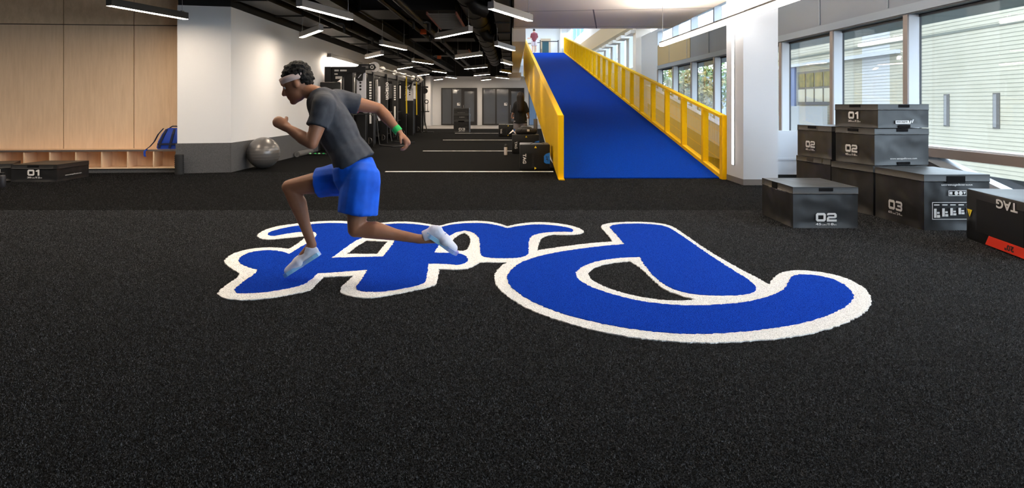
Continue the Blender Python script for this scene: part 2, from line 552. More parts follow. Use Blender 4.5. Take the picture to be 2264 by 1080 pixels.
# ================================================================== STRUCTURE
XL, XR, YB = -14.0, 6.3, -6.0
floor = struct('floor', MB().box(XL, 9.0, YB, 62, -0.3, 0.0), 'turf_far')
MB().add([(XL, YB, 0.003), (6.2, YB, 0.003), (6.2, 8.70, 0.003), (XL, 8.55, 0.003)], [(0, 1, 2, 3)]).build('turf_panel', 'turf', floor)
MB().box(-6.3, 3.0, 38.9, 46.4, 0.0, 0.006).build('pale_strip', 'grey_floor', floor)

# black ceiling deck and white soffit
struct('ceiling', MB().box(XL, 0.05, YB, 46.5, 4.6, 4.9), 'black')
sof = struct('ceiling_1', MB().box(0.05, 4.85, YB, 21.0, 3.70, 4.6), 'soffit')
for a, b in (((0.05, 17.2), (4.85, 16.5)), ((2.0, 16.8), (2.6, 20.98)), ((0.05, 20.45), (4.85, 20.40))):
    a, b = V(a[0], a[1], 3.698), V(b[0], b[1], 3.698)
    d = (b - a)
    nn = V(-d.y, d.x, 0).normalized() * 0.018
    MB().hexa([a - nn, a + nn, b + nn, b - nn, a - nn + V(0, 0, .004), a + nn + V(0, 0, .004), b + nn + V(0, 0, .004), b - nn + V(0, 0, .004)]).build('panel_joint', 'skirt', sof)
struct('ceiling_2', MB().box(4.85, 6.4, YB, 28.9, 4.6, 4.9), 'soffit')
MB().box(4.84, 4.90, YB, 21.0, 3.72, 3.80).build('slot_trim', 'gasket', sof)

# left wall, running away from the camera
def wl(Y):
    return -5.62 - 0.0104 * (Y - 13.65)
def wall_strip(mb, Y0, Y1, z0, z1, out, th=0.3):
    return mb.hexa([(wl(Y0) + out, Y0, z0), (wl(Y1) + out, Y1, z0), (wl(Y1) - th, Y1, z0), (wl(Y0) - th, Y0, z0),
                    (wl(Y0) + out, Y0, z1), (wl(Y1) + out, Y1, z1), (wl(Y1) - th, Y1, z1), (wl(Y0) - th, Y0, z1)])
wall_left = struct('wall_left', wall_strip(MB(), 13.66, 46.0, 0, 3.31, 0.0), 'white')
wall_strip(MB(), 13.62, 20.3, 0, 0.59, 0.02, -0.001).build('wainscot', 'carpet_grey', wall_left)
wall_strip(MB(), 13.66, 46.0, 3.31, 4.6, -0.02).build('upper_band', 'black', wall_left)
# column at the near end of that wall
ca, cb = V(-6.57, 13.40, 0), V(-5.62, 13.65, 0)
def column_mb(z0, z1, grow=0.0):
    d = (cb - ca).normalized()
    n = V(d.y, -d.x, 0)
    a, b = ca + n * grow - d * grow * 1.3, cb + n * grow + d * grow * 0.6
    bk = V(0, 0.58, 0)
    P = [a, b, b + bk, a + bk]
    return MB().hexa([p + V(0, 0, z0) for p in P] + [p + V(0, 0, z1) for p in P])
colm = struct('column', column_mb(0.59, 3.31), 'white')
column_mb(0, 0.59, 0.02).build('wainscot', 'carpet_grey', colm)
column_mb(3.31, 4.6, -0.01).build('upper_band', 'black', colm)

# birch plywood wall on the far left
wa, wb = V(-6.55, 14.03, 0), V(-13.9, 13.36, 0)
wd_ = (wb - wa).normalized()
wn_ = V(-wd_.y, wd_.x, 0)          # towards the camera
if wn_.y > 0:
    wn_ = -wn_
ww = struct('wall_left_1', MB().obox(wa - wn_ * 0.02, wd_ * 7.4, -wn_ * 0.3, V(0, 0, 4.6)), 'joint')
def wall_s(px):
    """distance along the plywood wall at photo column px"""
    k = (px - 1132.0) / F
    return (k * wa.y - wa.x) / (wd_.x - k * wd_.y)
seams = [-0.3, wall_s(296), wall_s(140.5), wall_s(-18), wall_s(-175), 7.3]
for i in range(5):
    s0, s1 = seams[i] + 0.008, seams[i + 1] - 0.008
    for (z0, z1, mm) in ((0.44, 2.965, 'ply'), (2.985, 4.58, 'ply2')):
        MB().obox(wa + wd_ * s0 - wn_ * 0.019 + V(0, 0, z0), wd_ * (s1 - s0), wn_ * 0.022, V(0, 0, z1 - z0)).build('panel', mm, ww, at=tuple(wa + wd_ * s0 + V(0, 0, z0 + i * 0.37)))

# far wall with two glazed fronts
FY = 45.6
wall_far = struct('wall_far', MB().box(-6.4, 2.4, FY, FY + 0.3, 0, 3.27), 'white')
MB().box(-6.4, 0.0, FY + 0.02, FY + 0.3, 3.27, 4.6).build('upper_band', 'black', wall_far)
MB().box(-5.62, -5.30, FY - 1.2, FY, 0, 3.27).build('pilaster', 'white', wall_far)
def glazed_front(name, x0, x1, bays):
    t = struct(name, MB().box(x0, x1, FY - 0.02, FY - 0.001, 0.02, 2.50), 'door_frame')
    MB().box(x0, x1, FY - 0.10, FY - 0.02, 2.42, 2.50).build('head_frame', 'door_frame', t)
    MB().box(x0, x1, FY - 0.10, FY - 0.02, 0.02, 0.10).build('sill_frame', 'door_frame', t)
    x = x0
    for a, b, wide in bays:
        MB().box(x, a, FY - 0.10, FY - 0.02, 0.10, 2.42).build('stile', 'door_frame', t)
        MB().box(a, b, FY - 0.07, FY - 0.05, 0.26 if wide else 0.10, 2.26 if wide else 2.42).build('pane', 'door_glass', t)
        if wide:
            MB().box(a, b, FY - 0.10, FY - 0.02, 0.10, 0.26).build('rail', 'door_frame', t)
            MB().box(a, b, FY - 0.10, FY - 0.02, 2.26, 2.42).build('rail', 'door_frame', t)
            MB().tube((a - 0.06, FY - 0.15, 0.85), (a - 0.06, FY - 0.15, 1.35), 0.012).build('handle', 'chrome', t)
        x = b
    MB().box(x, x1, FY - 0.10, FY - 0.02, 0.10, 2.42).build('stile', 'door_frame', t)
    return t
dxf = lambda px: (px - 1132.0) / F * (FY - 0.05)
glazed_front('door_1', dxf(975.5), dxf(1055), [(dxf(978), dxf(998), 0), (dxf(1000.5), dxf(1020), 0), (dxf(1027), dxf(1048.5), 1)])
glazed_front('door_2', dxf(1066), dxf(1159), [(dxf(1069), dxf(1095), 0), (dxf(1098), dxf(1124), 0), (dxf(1130.5), dxf(1150), 1)])
d3 = struct('door_3', MB().box(dxf(1169), dxf(1186), FY - 0.02, FY - 0.001, 0.02, 2.5), 'door_frame')
MB().box(dxf(1170.5), dxf(1185), FY - 0.05, FY - 0.02, 0.04, 2.45).build('pane', 'door_glass_blue', d3)
for px in (1014, 1118):
    x = dxf(px)
    o = MB().box(x - 0.10, x + 0.10, FY - 0.085, FY - 0.075, 1.32, 1.50).build('door_sign', 'sign_w')
    OFF[o.name] = V(0, 0, 0)
    MB().box(x + 0.0, x + 0.08, FY - 0.092, FY - 0.086, 1.40, 1.47).build('pictogram', 'print_dark', o)
    tag(o, 'small white sign on the dark glass of the %s glazed front at the far wall' % ('left' if px < 1100 else 'right'), 'sign')

# back and side walls that close the room behind the camera
struct('wall_back', MB().box(XL, XR, YB - 0.3, YB, 0, 4.6), 'white')
struct('wall_left_2', MB().box(XL - 0.3, XL, YB, 14.2, 0, 4.6), 'white')

# ------------------------------------------------------------------ window wall on the right
def WP(s, o, z):
    return V(6.1 - 0.0212 * s + o, s + 0.0212 * o, z)
def wbox(mb, s0, s1, o0, o1, z0, z1):
    return mb.hexa([WP(s0, o0, z0), WP(s0, o1, z0), WP(s1, o1, z0), WP(s1, o0, z0), WP(s0, o0, z1), WP(s0, o1, z1), WP(s1, o1, z1), WP(s1, o0, z1)])
FINS = [10.14 - 2.42 * k for k in range(6, 0, -1)] + [10.14 + 2.26 * k for k in range(0, 8)]
HEAD, SILL = 2.69, 0.74
wr = struct('wall_right', wbox(MB(), YB, 25.96, 0.0, 0.20, HEAD + 0.14, 3.60), 'spandrel')
wbox(MB(), YB, 26.0, -0.02, 0.20, HEAD + 0.02, HEAD + 0.15).build('head_beam', 'spandrel_band', wr)
wbox(MB(), YB, 26.0, -0.01, 0.20, HEAD, HEAD + 0.019).build('head_gasket', 'gasket', wr)
wbox(MB(), 21.6, 25.96, -0.012, 0.0, HEAD + 0.16, 3.58).build('tan_panel', 'spandrel_tan', wr)
for s in FINS:
    if s < 25:
        wbox(MB(), s + 0.50, s + 0.53, -0.015, 0.0, HEAD + 0.17, 3.58).build('panel_joint', 'spandrel_band', wr)
wbox(MB(), YB, 26.0, -0.02, 0.2, 4.13, 4.6).build('upper_head', 'mullion_w', wr)
wbox(MB(), YB, 26.0, -0.01, 0.2, 3.60, 3.64).build('upper_sill', 'mullion_w', wr)
wbox(MB(), 26.0, 28.9, -0.01, 0.2, 0.0, 4.25).build('white_panel', 'mullion_w', wr)
# transom and foot of the near bays
wbox(MB(), YB, 10.14, -0.02, 0.16, 0.615, SILL).build('transom', 'mullion', wr)
wbox(MB(), YB, 10.14, 0.03, 0.17, SILL, SILL + 0.02).build('transom_cap', 'mullion_w', wr)
wbox(MB(), 10.14, 26.0, -0.02, 0.18, SILL - 0.08, SILL).build('sill', 'mullion', wr)
wbox(MB(), 10.14, 26.0, 0.0, 0.18, 0.0, SILL - 0.08).build('low_wall', 'col_white', wr)
MB().poly_prism([WP(10.14, 0.05, 0.0), WP(10.14, 0.05, 0.615), WP(9.95, 0.05, 0.615), WP(7.35, 0.05, 0.0)], WP(0, 0.1, 0) - WP(0, 0, 0)).build('kick_panel', 'darkbrown', wr)
def sloped(s0, z0, s1, z1, wd, o0, o1):
    d = V(0, s1 - s0, z1 - z0).normalized()
    n = V(0, -d.z, d.y) if d.y > 0 else V(0, d.z, -d.y)
    a0, a1 = (s0, z0), (s1, z1)
    b0, b1 = (s0 + n.y * wd, z0 + n.z * wd), (s1 + n.y * wd, z1 + n.z * wd)
    return MB().hexa([WP(a0[0], o0, a0[1]), WP(a0[0], o1, a0[1]), WP(a1[0], o1, a1[1]), WP(a1[0], o0, a1[1]),
                      WP(b0[0], o0, b0[1]), WP(b0[0], o1, b0[1]), WP(b1[0], o1, b1[1]), WP(b1[0], o0, b1[1])])
sloped(9.98, 0.612, 7.35, 0.0, 0.10, 0.02, 0.16).build('sloped_sill', 'mullion_w', wr)
sloped(9.87, 0.612, 7.20, 0.0, 0.025, 0.06, 0.18).build('sloped_gasket', 'gasket', wr)
wbox(MB(), YB, 7.3, 0.0, 0.16, 0.0, 0.06).build('foot_rail', 'mullion', wr)
# fins
for s in FINS:
    if s < 26.2:
        lo = 0.0 if s < 10 else SILL
        a = wbox(MB(), s, s + 0.02, 0.012, 0.2, lo, HEAD).build('fin', 'mullion_w', wr)  # pale slab paints in the daylight on the fin's near side
        wbox(MB(), s + 0.001, s + 0.115, -0.012, 0.2, lo, HEAD).build('fin_face', 'mullion', wr)
        wbox(MB(), s - 0.004, s, 0.17, 0.2, lo, HEAD).build('fin_gasket', 'gasket', wr)
        wbox(MB(), s, s + 0.12, -0.01, 0.2, 3.64, 4.13).build('upper_fin', 'mullion_w', wr)
# panes: each bay is a window with its glass and its frame
nw = 0
for i in range(len(FINS) - 1):
    s0, s1 = FINS[i] + 0.115, FINS[i + 1]
    if s1 > 26.2:
        continue
    nw += 1
    w_ = struct('window_%d' % nw, wbox(MB(), s0, s1, 0.185, 0.195, SILL + 0.02, HEAD), 'glass')
    wbox(MB(), s0, s1, 0.16, 0.2, HEAD - 0.035, HEAD - 0.001).build('frame', 'gasket', w_)
    wbox(MB(), s0, s1, 0.185, 0.195, 3.64, 4.13).build('upper_pane', 'glass', w_)
    if s1 < 10.3:
        wbox(MB(), s0, s1, 0.185, 0.195, 0.06, 0.615).build('lower_pane', 'glass', w_)
    # horizontal sunshade outside
    wbox(MB(), s0 - 0.1, s1, 0.28, 0.95, HEAD - 0.02, HEAD + 0.03).build('sunshade', 'teal', w_)

# big white column with its light slot
cw = struct('column', MB().box(3.87, 4.45, 11.42, 12.32, 0.10, 3.70), 'col_white')
MB().box(3.865, 4.455, 11.415, 12.325, 0.0, 0.10).build('baseboard', 'skirt', cw)
ls = MB().box(3.850, 3.868, 11.85, 11.95, 0.30, 2.73).build('strip_light', 'col_white')
OFF[ls.name] = V(0, 0, 0)
MB().box(3.845, 3.8505, 11.855, 11.945, 0.31, 2.72).build('diffuser', 'lamp_cool', ls)
tag(ls, 'tall vertical light strip set into the side of the big white column', 'light')
c2 = struct('column', MB().box(5.26, 5.9, 29.0, 29.7, 0.0, 10.0), 'soffit')
# low white panel between column and window
lp = MB().box(4.86, 5.62, 12.9, 12.96, 0.03, 0.86).build('low_panel', 'col_white')
OFF[lp.name] = V(0, 0, 0)
MB().box(4.66, 4.86, 12.72, 12.96, 0.0, 0.86).build('end_post', 'col_white', lp)
MB().box(4.86, 5.6, 12.885, 12.90, 0.30, 0.34).build('rib', 'mullion_w', lp)
for z in (0.40, 0.72):
    MB().tube((4.83, 12.72, z), (4.83, 12.712, z), 0.012).build('screw', 'skirt', lp)
tag(lp, 'low white wall panel between the white column and the box stack', 'panel')

# ------------------------------------------------------------------ upper level and atrium
SL = 0.138
def rz(Y):
    return (Y - 12.5) * SL
TOPY = 50.0
TZ = rz(TOPY)
struct('floor_1', MB().box(-3.0, 8.0, TOPY, 60.0, TZ - 0.4, TZ), 'col_white')
struct('wall_far_1', MB().box(-3.0, 8.0, 60.0, 60.3, 3.3, 11.0), 'atrium')
bh = struct('wall_left_3', MB().box(0.0, 0.42, 21.0, 60.0, 3.30, 10.0), 'soffit')
MB().box(-0.25, 0.55, 41.0, 46.0, 3.0, 3.3).build('bulkhead', 'soffit', bh)
# atrium side: tall windows high on the right, ledges and a beige band
ar = struct('wall_right_1', wbox(MB(), 28.9, 60.0, 0.0, 0.2, 0.0, 3.05), 'atrium')
wbox(MB(), 28.9, 60.0, -0.35, 0.2, 4.75, 5.6).build('beige_band', 'beige_band', ar)
wbox(MB(), 28.9, 60.0, 0.0, 0.2, 5.6, 6.6).build('upper_wall', 'atrium', ar)
wbox(MB(), 28.9, 60.0, 0.0, 0.2, 7.7, 10.0).build('upper_wall', 'atrium', ar)
k = 0
s = 29.3
while s < 58:
    wbox(MB(), s, s + 0.75, -0.02, 0.2, 3.05, 4.75).build('fin', 'mullion_w', ar)
    wbox(MB(), s - 0.2, s + 1.2, -0.42, 0.0, 4.42, 4.56).build('ledge', 'atrium', ar)
    w_ = struct('window_%d' % (nw + 1 + k), wbox(MB(), s + 0.75, s + 2.26, 0.185, 0.195, 3.05, 4.75), 'glass')
    wbox(MB(), s + 0.75, s + 0.80, 0.1, 0.2, 3.05, 4.75).build('frame', 'mullion', w_)
    k += 1
    s += 2.26
struct('ceiling_3', MB().box(-3.0, 9.0, 50.5, 60.3, 10.0, 10.3), 'atrium')  # unseen roof halves, their gap narrowed to dim skylight on the ramp
struct('ceiling_4', MB().box(-3.0, 9.0, 20.9, 46.5, 10.0, 10.3), 'atrium')
struct('wall_front_1', MB().box(0.0, 6.4, 20.8, 21.0, 4.91, 10.0), 'atrium')
# low sloped parapet between ramp and windows, tan from its foot down to the floor
px_ = 5.15
pr = struct('wall_right_2', MB().hexa([(px_, 14.0, rz(14) - 0.25), (px_ + 0.1, 14.0, rz(14) - 0.25), (px_ + 0.1, 26, rz(26) - 0.43), (px_, 26, rz(26) - 0.43),
                                      (px_, 14.0, rz(14) + 0.22), (px_ + 0.1, 14.0, rz(14) + 0.22), (px_ + 0.1, 26, rz(26) + 0.22), (px_, 26, rz(26) + 0.22)]), 'white')
MB().hexa([(px_ - 0.06, 14.0, rz(14) + 0.22), (px_ + 0.12, 14.0, rz(14) + 0.22), (px_ + 0.12, 26, rz(26) + 0.22), (px_ - 0.06, 26, rz(26) + 0.22),
           (px_ - 0.06, 14.0, rz(14) + 0.26), (px_ + 0.12, 14.0, rz(14) + 0.26), (px_ + 0.12, 26, rz(26) + 0.26), (px_ - 0.06, 26, rz(26) + 0.26)]).build('ledge', 'mullion_w', pr)
MB().hexa([(px_ + 0.02, 14.0, 0), (px_ + 0.1, 14.0, 0), (px_ + 0.1, 26, 0), (px_ + 0.02, 26, 0),
           (px_ + 0.02, 14.0, rz(14) - 0.25), (px_ + 0.1, 14.0, rz(14) - 0.25), (px_ + 0.1, 26, rz(26) - 0.43), (px_ + 0.02, 26, rz(26) - 0.43)]).build('tan_lower_part', 'spandrel_tan', pr)

# door and glazing on the upper level
d4 = struct('door_4', MB().box(2.50, 3.40, 59.90, 59.99, TZ, TZ + 2.02), 'beige')
MB().box(2.66, 3.22, 59.86, 59.90, TZ + 0.02, TZ + 1.80).build('pane', 'teal_glass', d4)
MB().tube((2.57, 59.82, TZ + 0.8), (2.57, 59.82, TZ + 1.1), 0.02).build('handle', 'gasket', d4)
d5 = struct('door_5', MB().box(1.25, 2.0, 59.90, 59.99, TZ, TZ + 1.6), 'beige')
MB().box(1.36, 1.9, 59.86, 59.90, TZ + 0.02, TZ + 1.5).build('pane', 'atrium', d5)
w_ = struct('window_40', MB().box(5.3, 6.3, 59.92, 59.99, TZ, TZ + 3.5), 'door_glass_blue')
for x in (5.3, 5.62, 5.95, 6.28):
    MB().box(x, x + 0.05, 59.88, 59.92, TZ, TZ + 3.5).build('mullion', 'mullion_w', w_)
MB().box(4.2, 4.35, 59.6, 59.99, TZ, 10.0).build('pier', 'soffit', d4)

# ================================================================== OUTDOORS
struct('ground', MB().box(6.6, 60, -20, 110, -2.8, -2.5), 'ext_ground')
fb = thing('building', 'pale siding building across the yard outside the big windows', 'building', (14.2, 20, -2.5))
FXX = 14.0
MB().box(FXX, FXX + 0.4, 6.0, 25.3, -2.5, 4.9).build('wall', 'siding', fb)
MB().box(FXX, FXX + 0.4, 25.3, 27.3, -2.5, 4.9).build('wall', 'siding_w', fb)
MB().box(FXX, FXX + 0.4, 27.3, 36.0, -2.5, 4.9).build('wall', 'siding', fb)
g = MB()
z = -2.4
while z < 4.85:
    g.box(FXX - 0.006, FXX + 0.01, 6.0, 36.0, z, z + 0.008)
    z += 0.118
o = g.build('siding_joint', 'siding_line', fb)
o['kind'] = 'stuff'
MB().box(FXX - 0.18, FXX, 24.6, 36.0, 3.22, 3.36).build('cornice', 'siding_w', fb)
MB().box(FXX - 0.02, FXX, 6.0, 36.0, 3.62, 3.70).build('band', 'siding_line', fb)
for yy in (19.72, 21.98):
    sl = MB().box(FXX - 0.02, FXX + 0.02, yy - 0.14, yy + 0.14, 0.66, 1.70).build('slit_window', 'ext_dark', fb)
    MB().box(FXX - 0.03, FXX - 0.02, yy - 0.02, yy + 0.11, 0.70, 1.66).build('pane', 'lamp_body', sl)
fr = MB().box(FXX - 0.04, FXX + 0.02, 29.6, 33.4, 1.36, 2.95).build('window_group', 'ext_dark', fb)
for k in range(4):
    MB().box(FXX - 0.06, FXX - 0.04, 29.75 + k * 0.92, 30.5 + k * 0.92, 1.50, 2.10).build('pane', 'siding', fr)
    MB().box(FXX - 0.06, FXX - 0.04, 29.75 + k * 0.92, 30.5 + k * 0.92, 2.20, 2.84).build('pane', 'leaf_y', fr)
MB().box(FXX - 0.1, FXX, 33.6, 35.6, -2.5, 3.2).build('blue_bay', 'ext_blue', fb)
MB().box(13.2, 13.4, 29.0, 33.6, -2.5, 1.30).build('yard_wall', 'ext_ground', fb)

fb2 = thing('building', 'blue grey building far behind the trees outside the lower windows', 'building', (22, 56, -2.5))
MB().box(21.0, 23.0, 37.0, 90.0, -2.5, 4.6).build('wall', 'ext_grey', fb2)
MB().box(20.9, 23.0, 37.0, 90.0, 4.6, 4.9).build('parapet', 'siding_w', fb2)
for k in range(9):
    f_ = MB().box(20.93, 20.99, 39 + k * 5.5, 42 + k * 5.5, 0.2, 2.6).build('window', 'ext_dark', fb2)
    MB().box(20.90, 20.93, 39.2 + k * 5.5, 41.8 + k * 5.5, 0.4, 2.4).build('pane', 'ext_blue', f_)
def tree(x, y, z0, h, r, m, label):
    t = thing('tree', label, 'tree', (x, y, z0), 'trees outside the windows')
    MB().path([(x, y, z0), (x + 0.1, y, z0 + h * 0.35), (x - 0.05, y + 0.1, z0 + h * 0.7)], [0.16, 0.12, 0.06], 7).build('trunk', 'bark', t, smooth='all')
    rng = random.Random(int(x * 10 + y))
    g = MB()
    for k in range(1100):
        a, b = rng.uniform(0, 6.283), math.acos(rng.uniform(-1, 1))
        q = r * (0.55 + 0.45 * rng.random()) * (0.8 + 0.35 * math.sin(a * 3 + b * 4))
        c = V(x + q * math.sin(b) * math.cos(a), y + q * math.sin(b) * math.sin(a), z0 + h * 0.66 + q * math.cos(b) * 0.9)
        d = V(rng.uniform(-1, 1), rng.uniform(-1, 1), rng.uniform(-1, 1)).normalized() * 0.19
        e = d.orthogonal().normalized() * 0.11
        g.add([c - d, c + e, c + d, c - e], [(0, 1, 2, 3)])
    o = g.build('foliage', m, t, fix=False)
    o['kind'] = 'stuff'
tree(12.2, 46.0, -2.5, 6.5, 2.3, 'leaf_y', 'yellowing tree seen through the tall lower windows behind the ramp railing')
tree(15.0, 53.0, -2.5, 8.5, 2.9, 'leaf', 'green tree farther back seen through the lower windows beside the white panel')
tree(17.5, 44.0, -2.5, 8.0, 2.8, 'leaf', 'green tree right of the yellowing tree outside the windows')
tree(14.5, 63.0, -2.5, 9.0, 3.0, 'leaf', 'tall green tree at the far end of the yard outside')

# ================================================================== RAMP
rx0, rx1 = 0.94, 3.79
ramp = thing('ramp', 'long blue turf running ramp rising to the upper level between yellow railings', 'ramp', (2.4, 12.5, 0))
MB().poly_prism([(rx0, 12.5, 0.004), (rx0, TOPY, TZ), (rx0, TOPY, TZ - 0.9), (rx0, 17.5, 0.004)], (rx1 - rx0, 0, 0)).build('slab', 'white', ramp)
MB().hexa([(rx0, 12.49, 0.0), (rx1, 12.49, 0.0), (rx1, TOPY, TZ + 0.004), (rx0, TOPY, TZ + 0.004),
           (rx0, 12.49, 0.016), (rx1, 12.49, 0.016), (rx1, TOPY, TZ + 0.02), (rx0, TOPY, TZ + 0.02)]).build('turf_surface', 'ramp_blue', ramp)

def sl_box(mb, x0, x1, Y0, Y1, a0, a1, z_at=rz):
    """box whose bottom and top follow the ramp at heights a0 and a1 above it"""
    return mb.hexa([(x0, Y0, z_at(Y0) + a0), (x1, Y0, z_at(Y0) + a0), (x1, Y1, z_at(Y1) + a0), (x0, Y1, z_at(Y1) + a0),
                    (x0, Y0, z_at(Y0) + a1), (x1, Y0, z_at(Y0) + a1), (x1, Y1, z_at(Y1) + a1), (x0, Y1, z_at(Y1) + a1)])
RH = 1.16
# right railing
rr = thing('railing', 'yellow railing of posts and clear mesh panels along the window side of the blue ramp', 'railing', (3.83, 12.4, 0), 'ramp railings')
sl_box(MB(), 3.80, 3.91, 12.45, TOPY, RH - 0.05, RH).build('top_rail', 'yellow_edge', rr)
sl_box(MB(), 3.79, 3.90, 12.45, TOPY, 0.0, 0.085).build('bottom_rail', 'yellow', rr)
MB().box(3.79, 3.90, 12.30, 12.47, 0.0, RH).build('end_post', 'yellow', rr)
ys = [13.55]
while ys[-1] < TOPY - 1.6:
    ys.append(ys[-1] + 1.66)
ys.append(TOPY - 0.1)
prev = 12.47
for k, y in enumerate(ys):
    sl_box(MB(), 3.79, 3.90, y, y + 0.13, 0.085, RH - 0.05).build('post', 'yellow', rr)
    pm = MB()
    nr = max(2, int(round((y - prev) / 0.05)))
    for q in range(nr):
        yq = prev + (q + 0.5) * (y - prev) / nr
        sl_box(pm, 3.840, 3.845, yq - 0.0022, yq + 0.0022, 0.085, RH - 0.05)
    for hq in (0.33, 0.58, 0.83):
        sl_box(pm, 3.8405, 3.8445, prev, y, hq, hq + 0.004)
    pm.build('mesh_panel', 'yellow', rr)
    prev = y + 0.13
# left railing: perforated outer skin that hangs below the ramp edge
lr = thing('railing', 'solid yellow perforated railing wall on the gym side of the blue ramp', 'railing', (0.88, 12.5, 0), 'ramp railings')
sl_box(MB(), 0.835, 0.94, 12.5, TOPY, RH - 0.04, RH).build('top_rail', 'yellow_edge', lr)
MB().box(0.838, 0.937, 12.34, 12.56, 0.0, RH).build('end_post', 'yellow', lr)
MB().poly_prism([(0.838, 12.20, 0.0), (0.937, 12.14, 0.0), (0.937, 12.34, 0.0), (0.838, 12.34, 0.0)], (0, 0, 0.02)).build('base_plate', 'yellow', lr)
def low(Y):
    return max(0.0, 0.094 * (Y - 12.5)) + 0.005
yy = [12.56]
while yy[-1] < TOPY - 2:
    yy.append(yy[-1] + 1.10)
yy.append(TOPY)
for k in range(len(yy) - 1):
    a, b = yy[k] + 0.006, yy[k + 1] - 0.006
    MB().hexa([(0.838, a, low(a)), (0.846, a, low(a)), (0.846, b, low(b)), (0.838, b, low(b)),
               (0.838, a, rz(a) + RH - 0.04), (0.846, a, rz(a) + RH - 0.04), (0.846, b, rz(b) + RH - 0.04), (0.838, b, rz(b) + RH - 0.04)]).build('skin_panel', 'mesh_skin', lr)
    if k:
        MB().hexa([(0.85, a - 0.05, low(a)), (0.92, a - 0.05, low(a)), (0.92, a + 0.04, low(a)), (0.85, a + 0.04, low(a)),
                   (0.85, a - 0.05, rz(a) + RH - 0.05), (0.92, a - 0.05, rz(a) + RH - 0.05), (0.92, a + 0.04, rz(a) + RH - 0.05), (0.85, a + 0.04, rz(a) + RH - 0.05)]).build('post', 'yellow', lr)

# ================================================================== FLOOR LINES AND EMBLEM
for k, (Y, x0, x1, lab) in enumerate(((13.75, -2.55, 0.83, 'white turf line nearest the blue ramp, running under the foot of the yellow railing'),
                                      (19.95, -2.60, 0.83, 'second white turf line, behind the white bottle'),
                                      (26.3, -2.66, 0.83, 'third white turf line, thin, in front of the dark box stack'),
                                      (32.6, -2.72, 0.3, 'farthest white turf line, at the foot of the dark box stack'))):
    o = MB().box(x0, x1, Y - 0.06, Y + 0.06, 0.0, 0.006).build('floor_line', 'turf_white', at=((x0 + x1) / 2, Y, 0))
    tag(o, lab, 'line', 'white training lines')

KA = 900.0 / 2264
def ca_(pts):
    return [(440 + x * KA, 460 + y * KA) for x, y in pts]
def cb_(pts):
    return [(1060 + x * KA, 460 + y * KA) for x, y in pts]
OUTER = ca_([(318, 158), (345, 138), (385, 120), (450, 103), (560, 90), (650, 80), (760, 76), (850, 80), (900, 92), (930, 99), (1010, 88), (1120, 79), (1210, 84), (1290, 97), (1330, 107), (1400, 87), (1500, 76), (1600, 78), (1680, 94), (1715, 107), (1780, 92), (1880, 82), (1980, 88), (2070, 103), (2125, 121), (2142, 138), (2125, 150), (2060, 155), (1970, 152), (1915, 163), (1890, 190), (1880, 242)]) \
    + cb_([(420, 227), (560, 208), (660, 198), (742, 193), (712, 150), (672, 112), (685, 96), (760, 84), (900, 81), (1010, 90), (1070, 106), (1110, 130), (1250, 230), (1400, 320), (1500, 372), (1612, 433), (1635, 395), (1680, 363), (1760, 352), (1850, 357), (1960, 374), (2060, 404), (2140, 450), (2178, 500), (2180, 535), (2160, 575), (2100, 618), (2000, 662), (1880, 700), (1750, 725), (1600, 743), (1450, 753), (1300, 760), (1150, 756), (1000, 746), (850, 729), (700, 703), (550, 666), (400, 620), (280, 575), (190, 525), (130, 480), (90, 435), (80, 400), (92, 360), (120, 330), (152, 309)]) \
    + ca_([(1560, 308), (1540, 323), (1500, 343), (1430, 350), (1335, 346), (1330, 390), (1320, 420), (1308, 440), (1200, 465), (1050, 495), (940, 510), (870, 505), (800, 488), (780, 466), (800, 440), (860, 384), (690, 391), (650, 435), (615, 468), (500, 490), (380, 511), (240, 521), (160, 515), (112, 497), (102, 480), (130, 452), (238, 378), (195, 352), (150, 322), (138, 305), (152, 283), (210, 250), (300, 231), (400, 224), (502, 233), (560, 196), (602, 160), (500, 170), (400, 181), (345, 178)])
HOLES = [ca_([(820, 262), (880, 215), (930, 186), (1050, 192), (1035, 208), (990, 262)]),
         ca_([(1378, 242), (1395, 195), (1435, 158), (1475, 143), (1505, 160), (1513, 190), (1496, 235), (1472, 245)]),
         cb_([(838, 302), (740, 310), (650, 331), (605, 360), (605, 387), (640, 420), (720, 457), (850, 495), (1000, 520), (1100, 525), (1205, 518), (1100, 490), (1020, 455), (980, 420), (940, 380), (890, 335)])]
BLUE1 = ca_([(382, 150), (400, 136), (500, 112), (600, 99), (700, 91), (790, 91), (850, 97), (905, 108), (1000, 100), (1120, 92), (1210, 97), (1290, 110), (1335, 119), (1390, 100), (1500, 90), (1600, 92), (1670, 106), (1715, 120), (1780, 107), (1880, 97), (1980, 104), (2060, 117), (2085, 130), (2073, 139), (1980, 138), (1900, 145), (1850, 160), (1830, 190), (1835, 240), (1828, 270), (1780, 285), (1680, 288), (1600, 284), (1566, 272), (1566, 240), (1560, 175), (1530, 143), (1480, 131), (1430, 140), (1370, 175), (1330, 220), (1305, 257), (1350, 258), (1440, 260), (1480, 272), (1497, 295), (1485, 315), (1440, 325), (1350, 318), (1275, 318), (1270, 360), (1260, 415), (1250, 432), (1150, 455), (1050, 472), (950, 477), (895, 471), (872, 455), (880, 440), (910, 400), (938, 352), (800, 362), (660, 372), (620, 410), (575, 438), (480, 460), (360, 479), (240, 485), (205, 480), (195, 465), (215, 445), (340, 355), (300, 345), (240, 325), (216, 300), (232, 278), (290, 252), (380, 242), (450, 248), (505, 264), (560, 228), (640, 182), (660, 152), (640, 139), (560, 139), (480, 150), (420, 162), (388, 160)])
BHOLE1 = ca_([(735, 286), (800, 237), (870, 187), (940, 160), (1095, 172), (1080, 208), (1025, 279)])
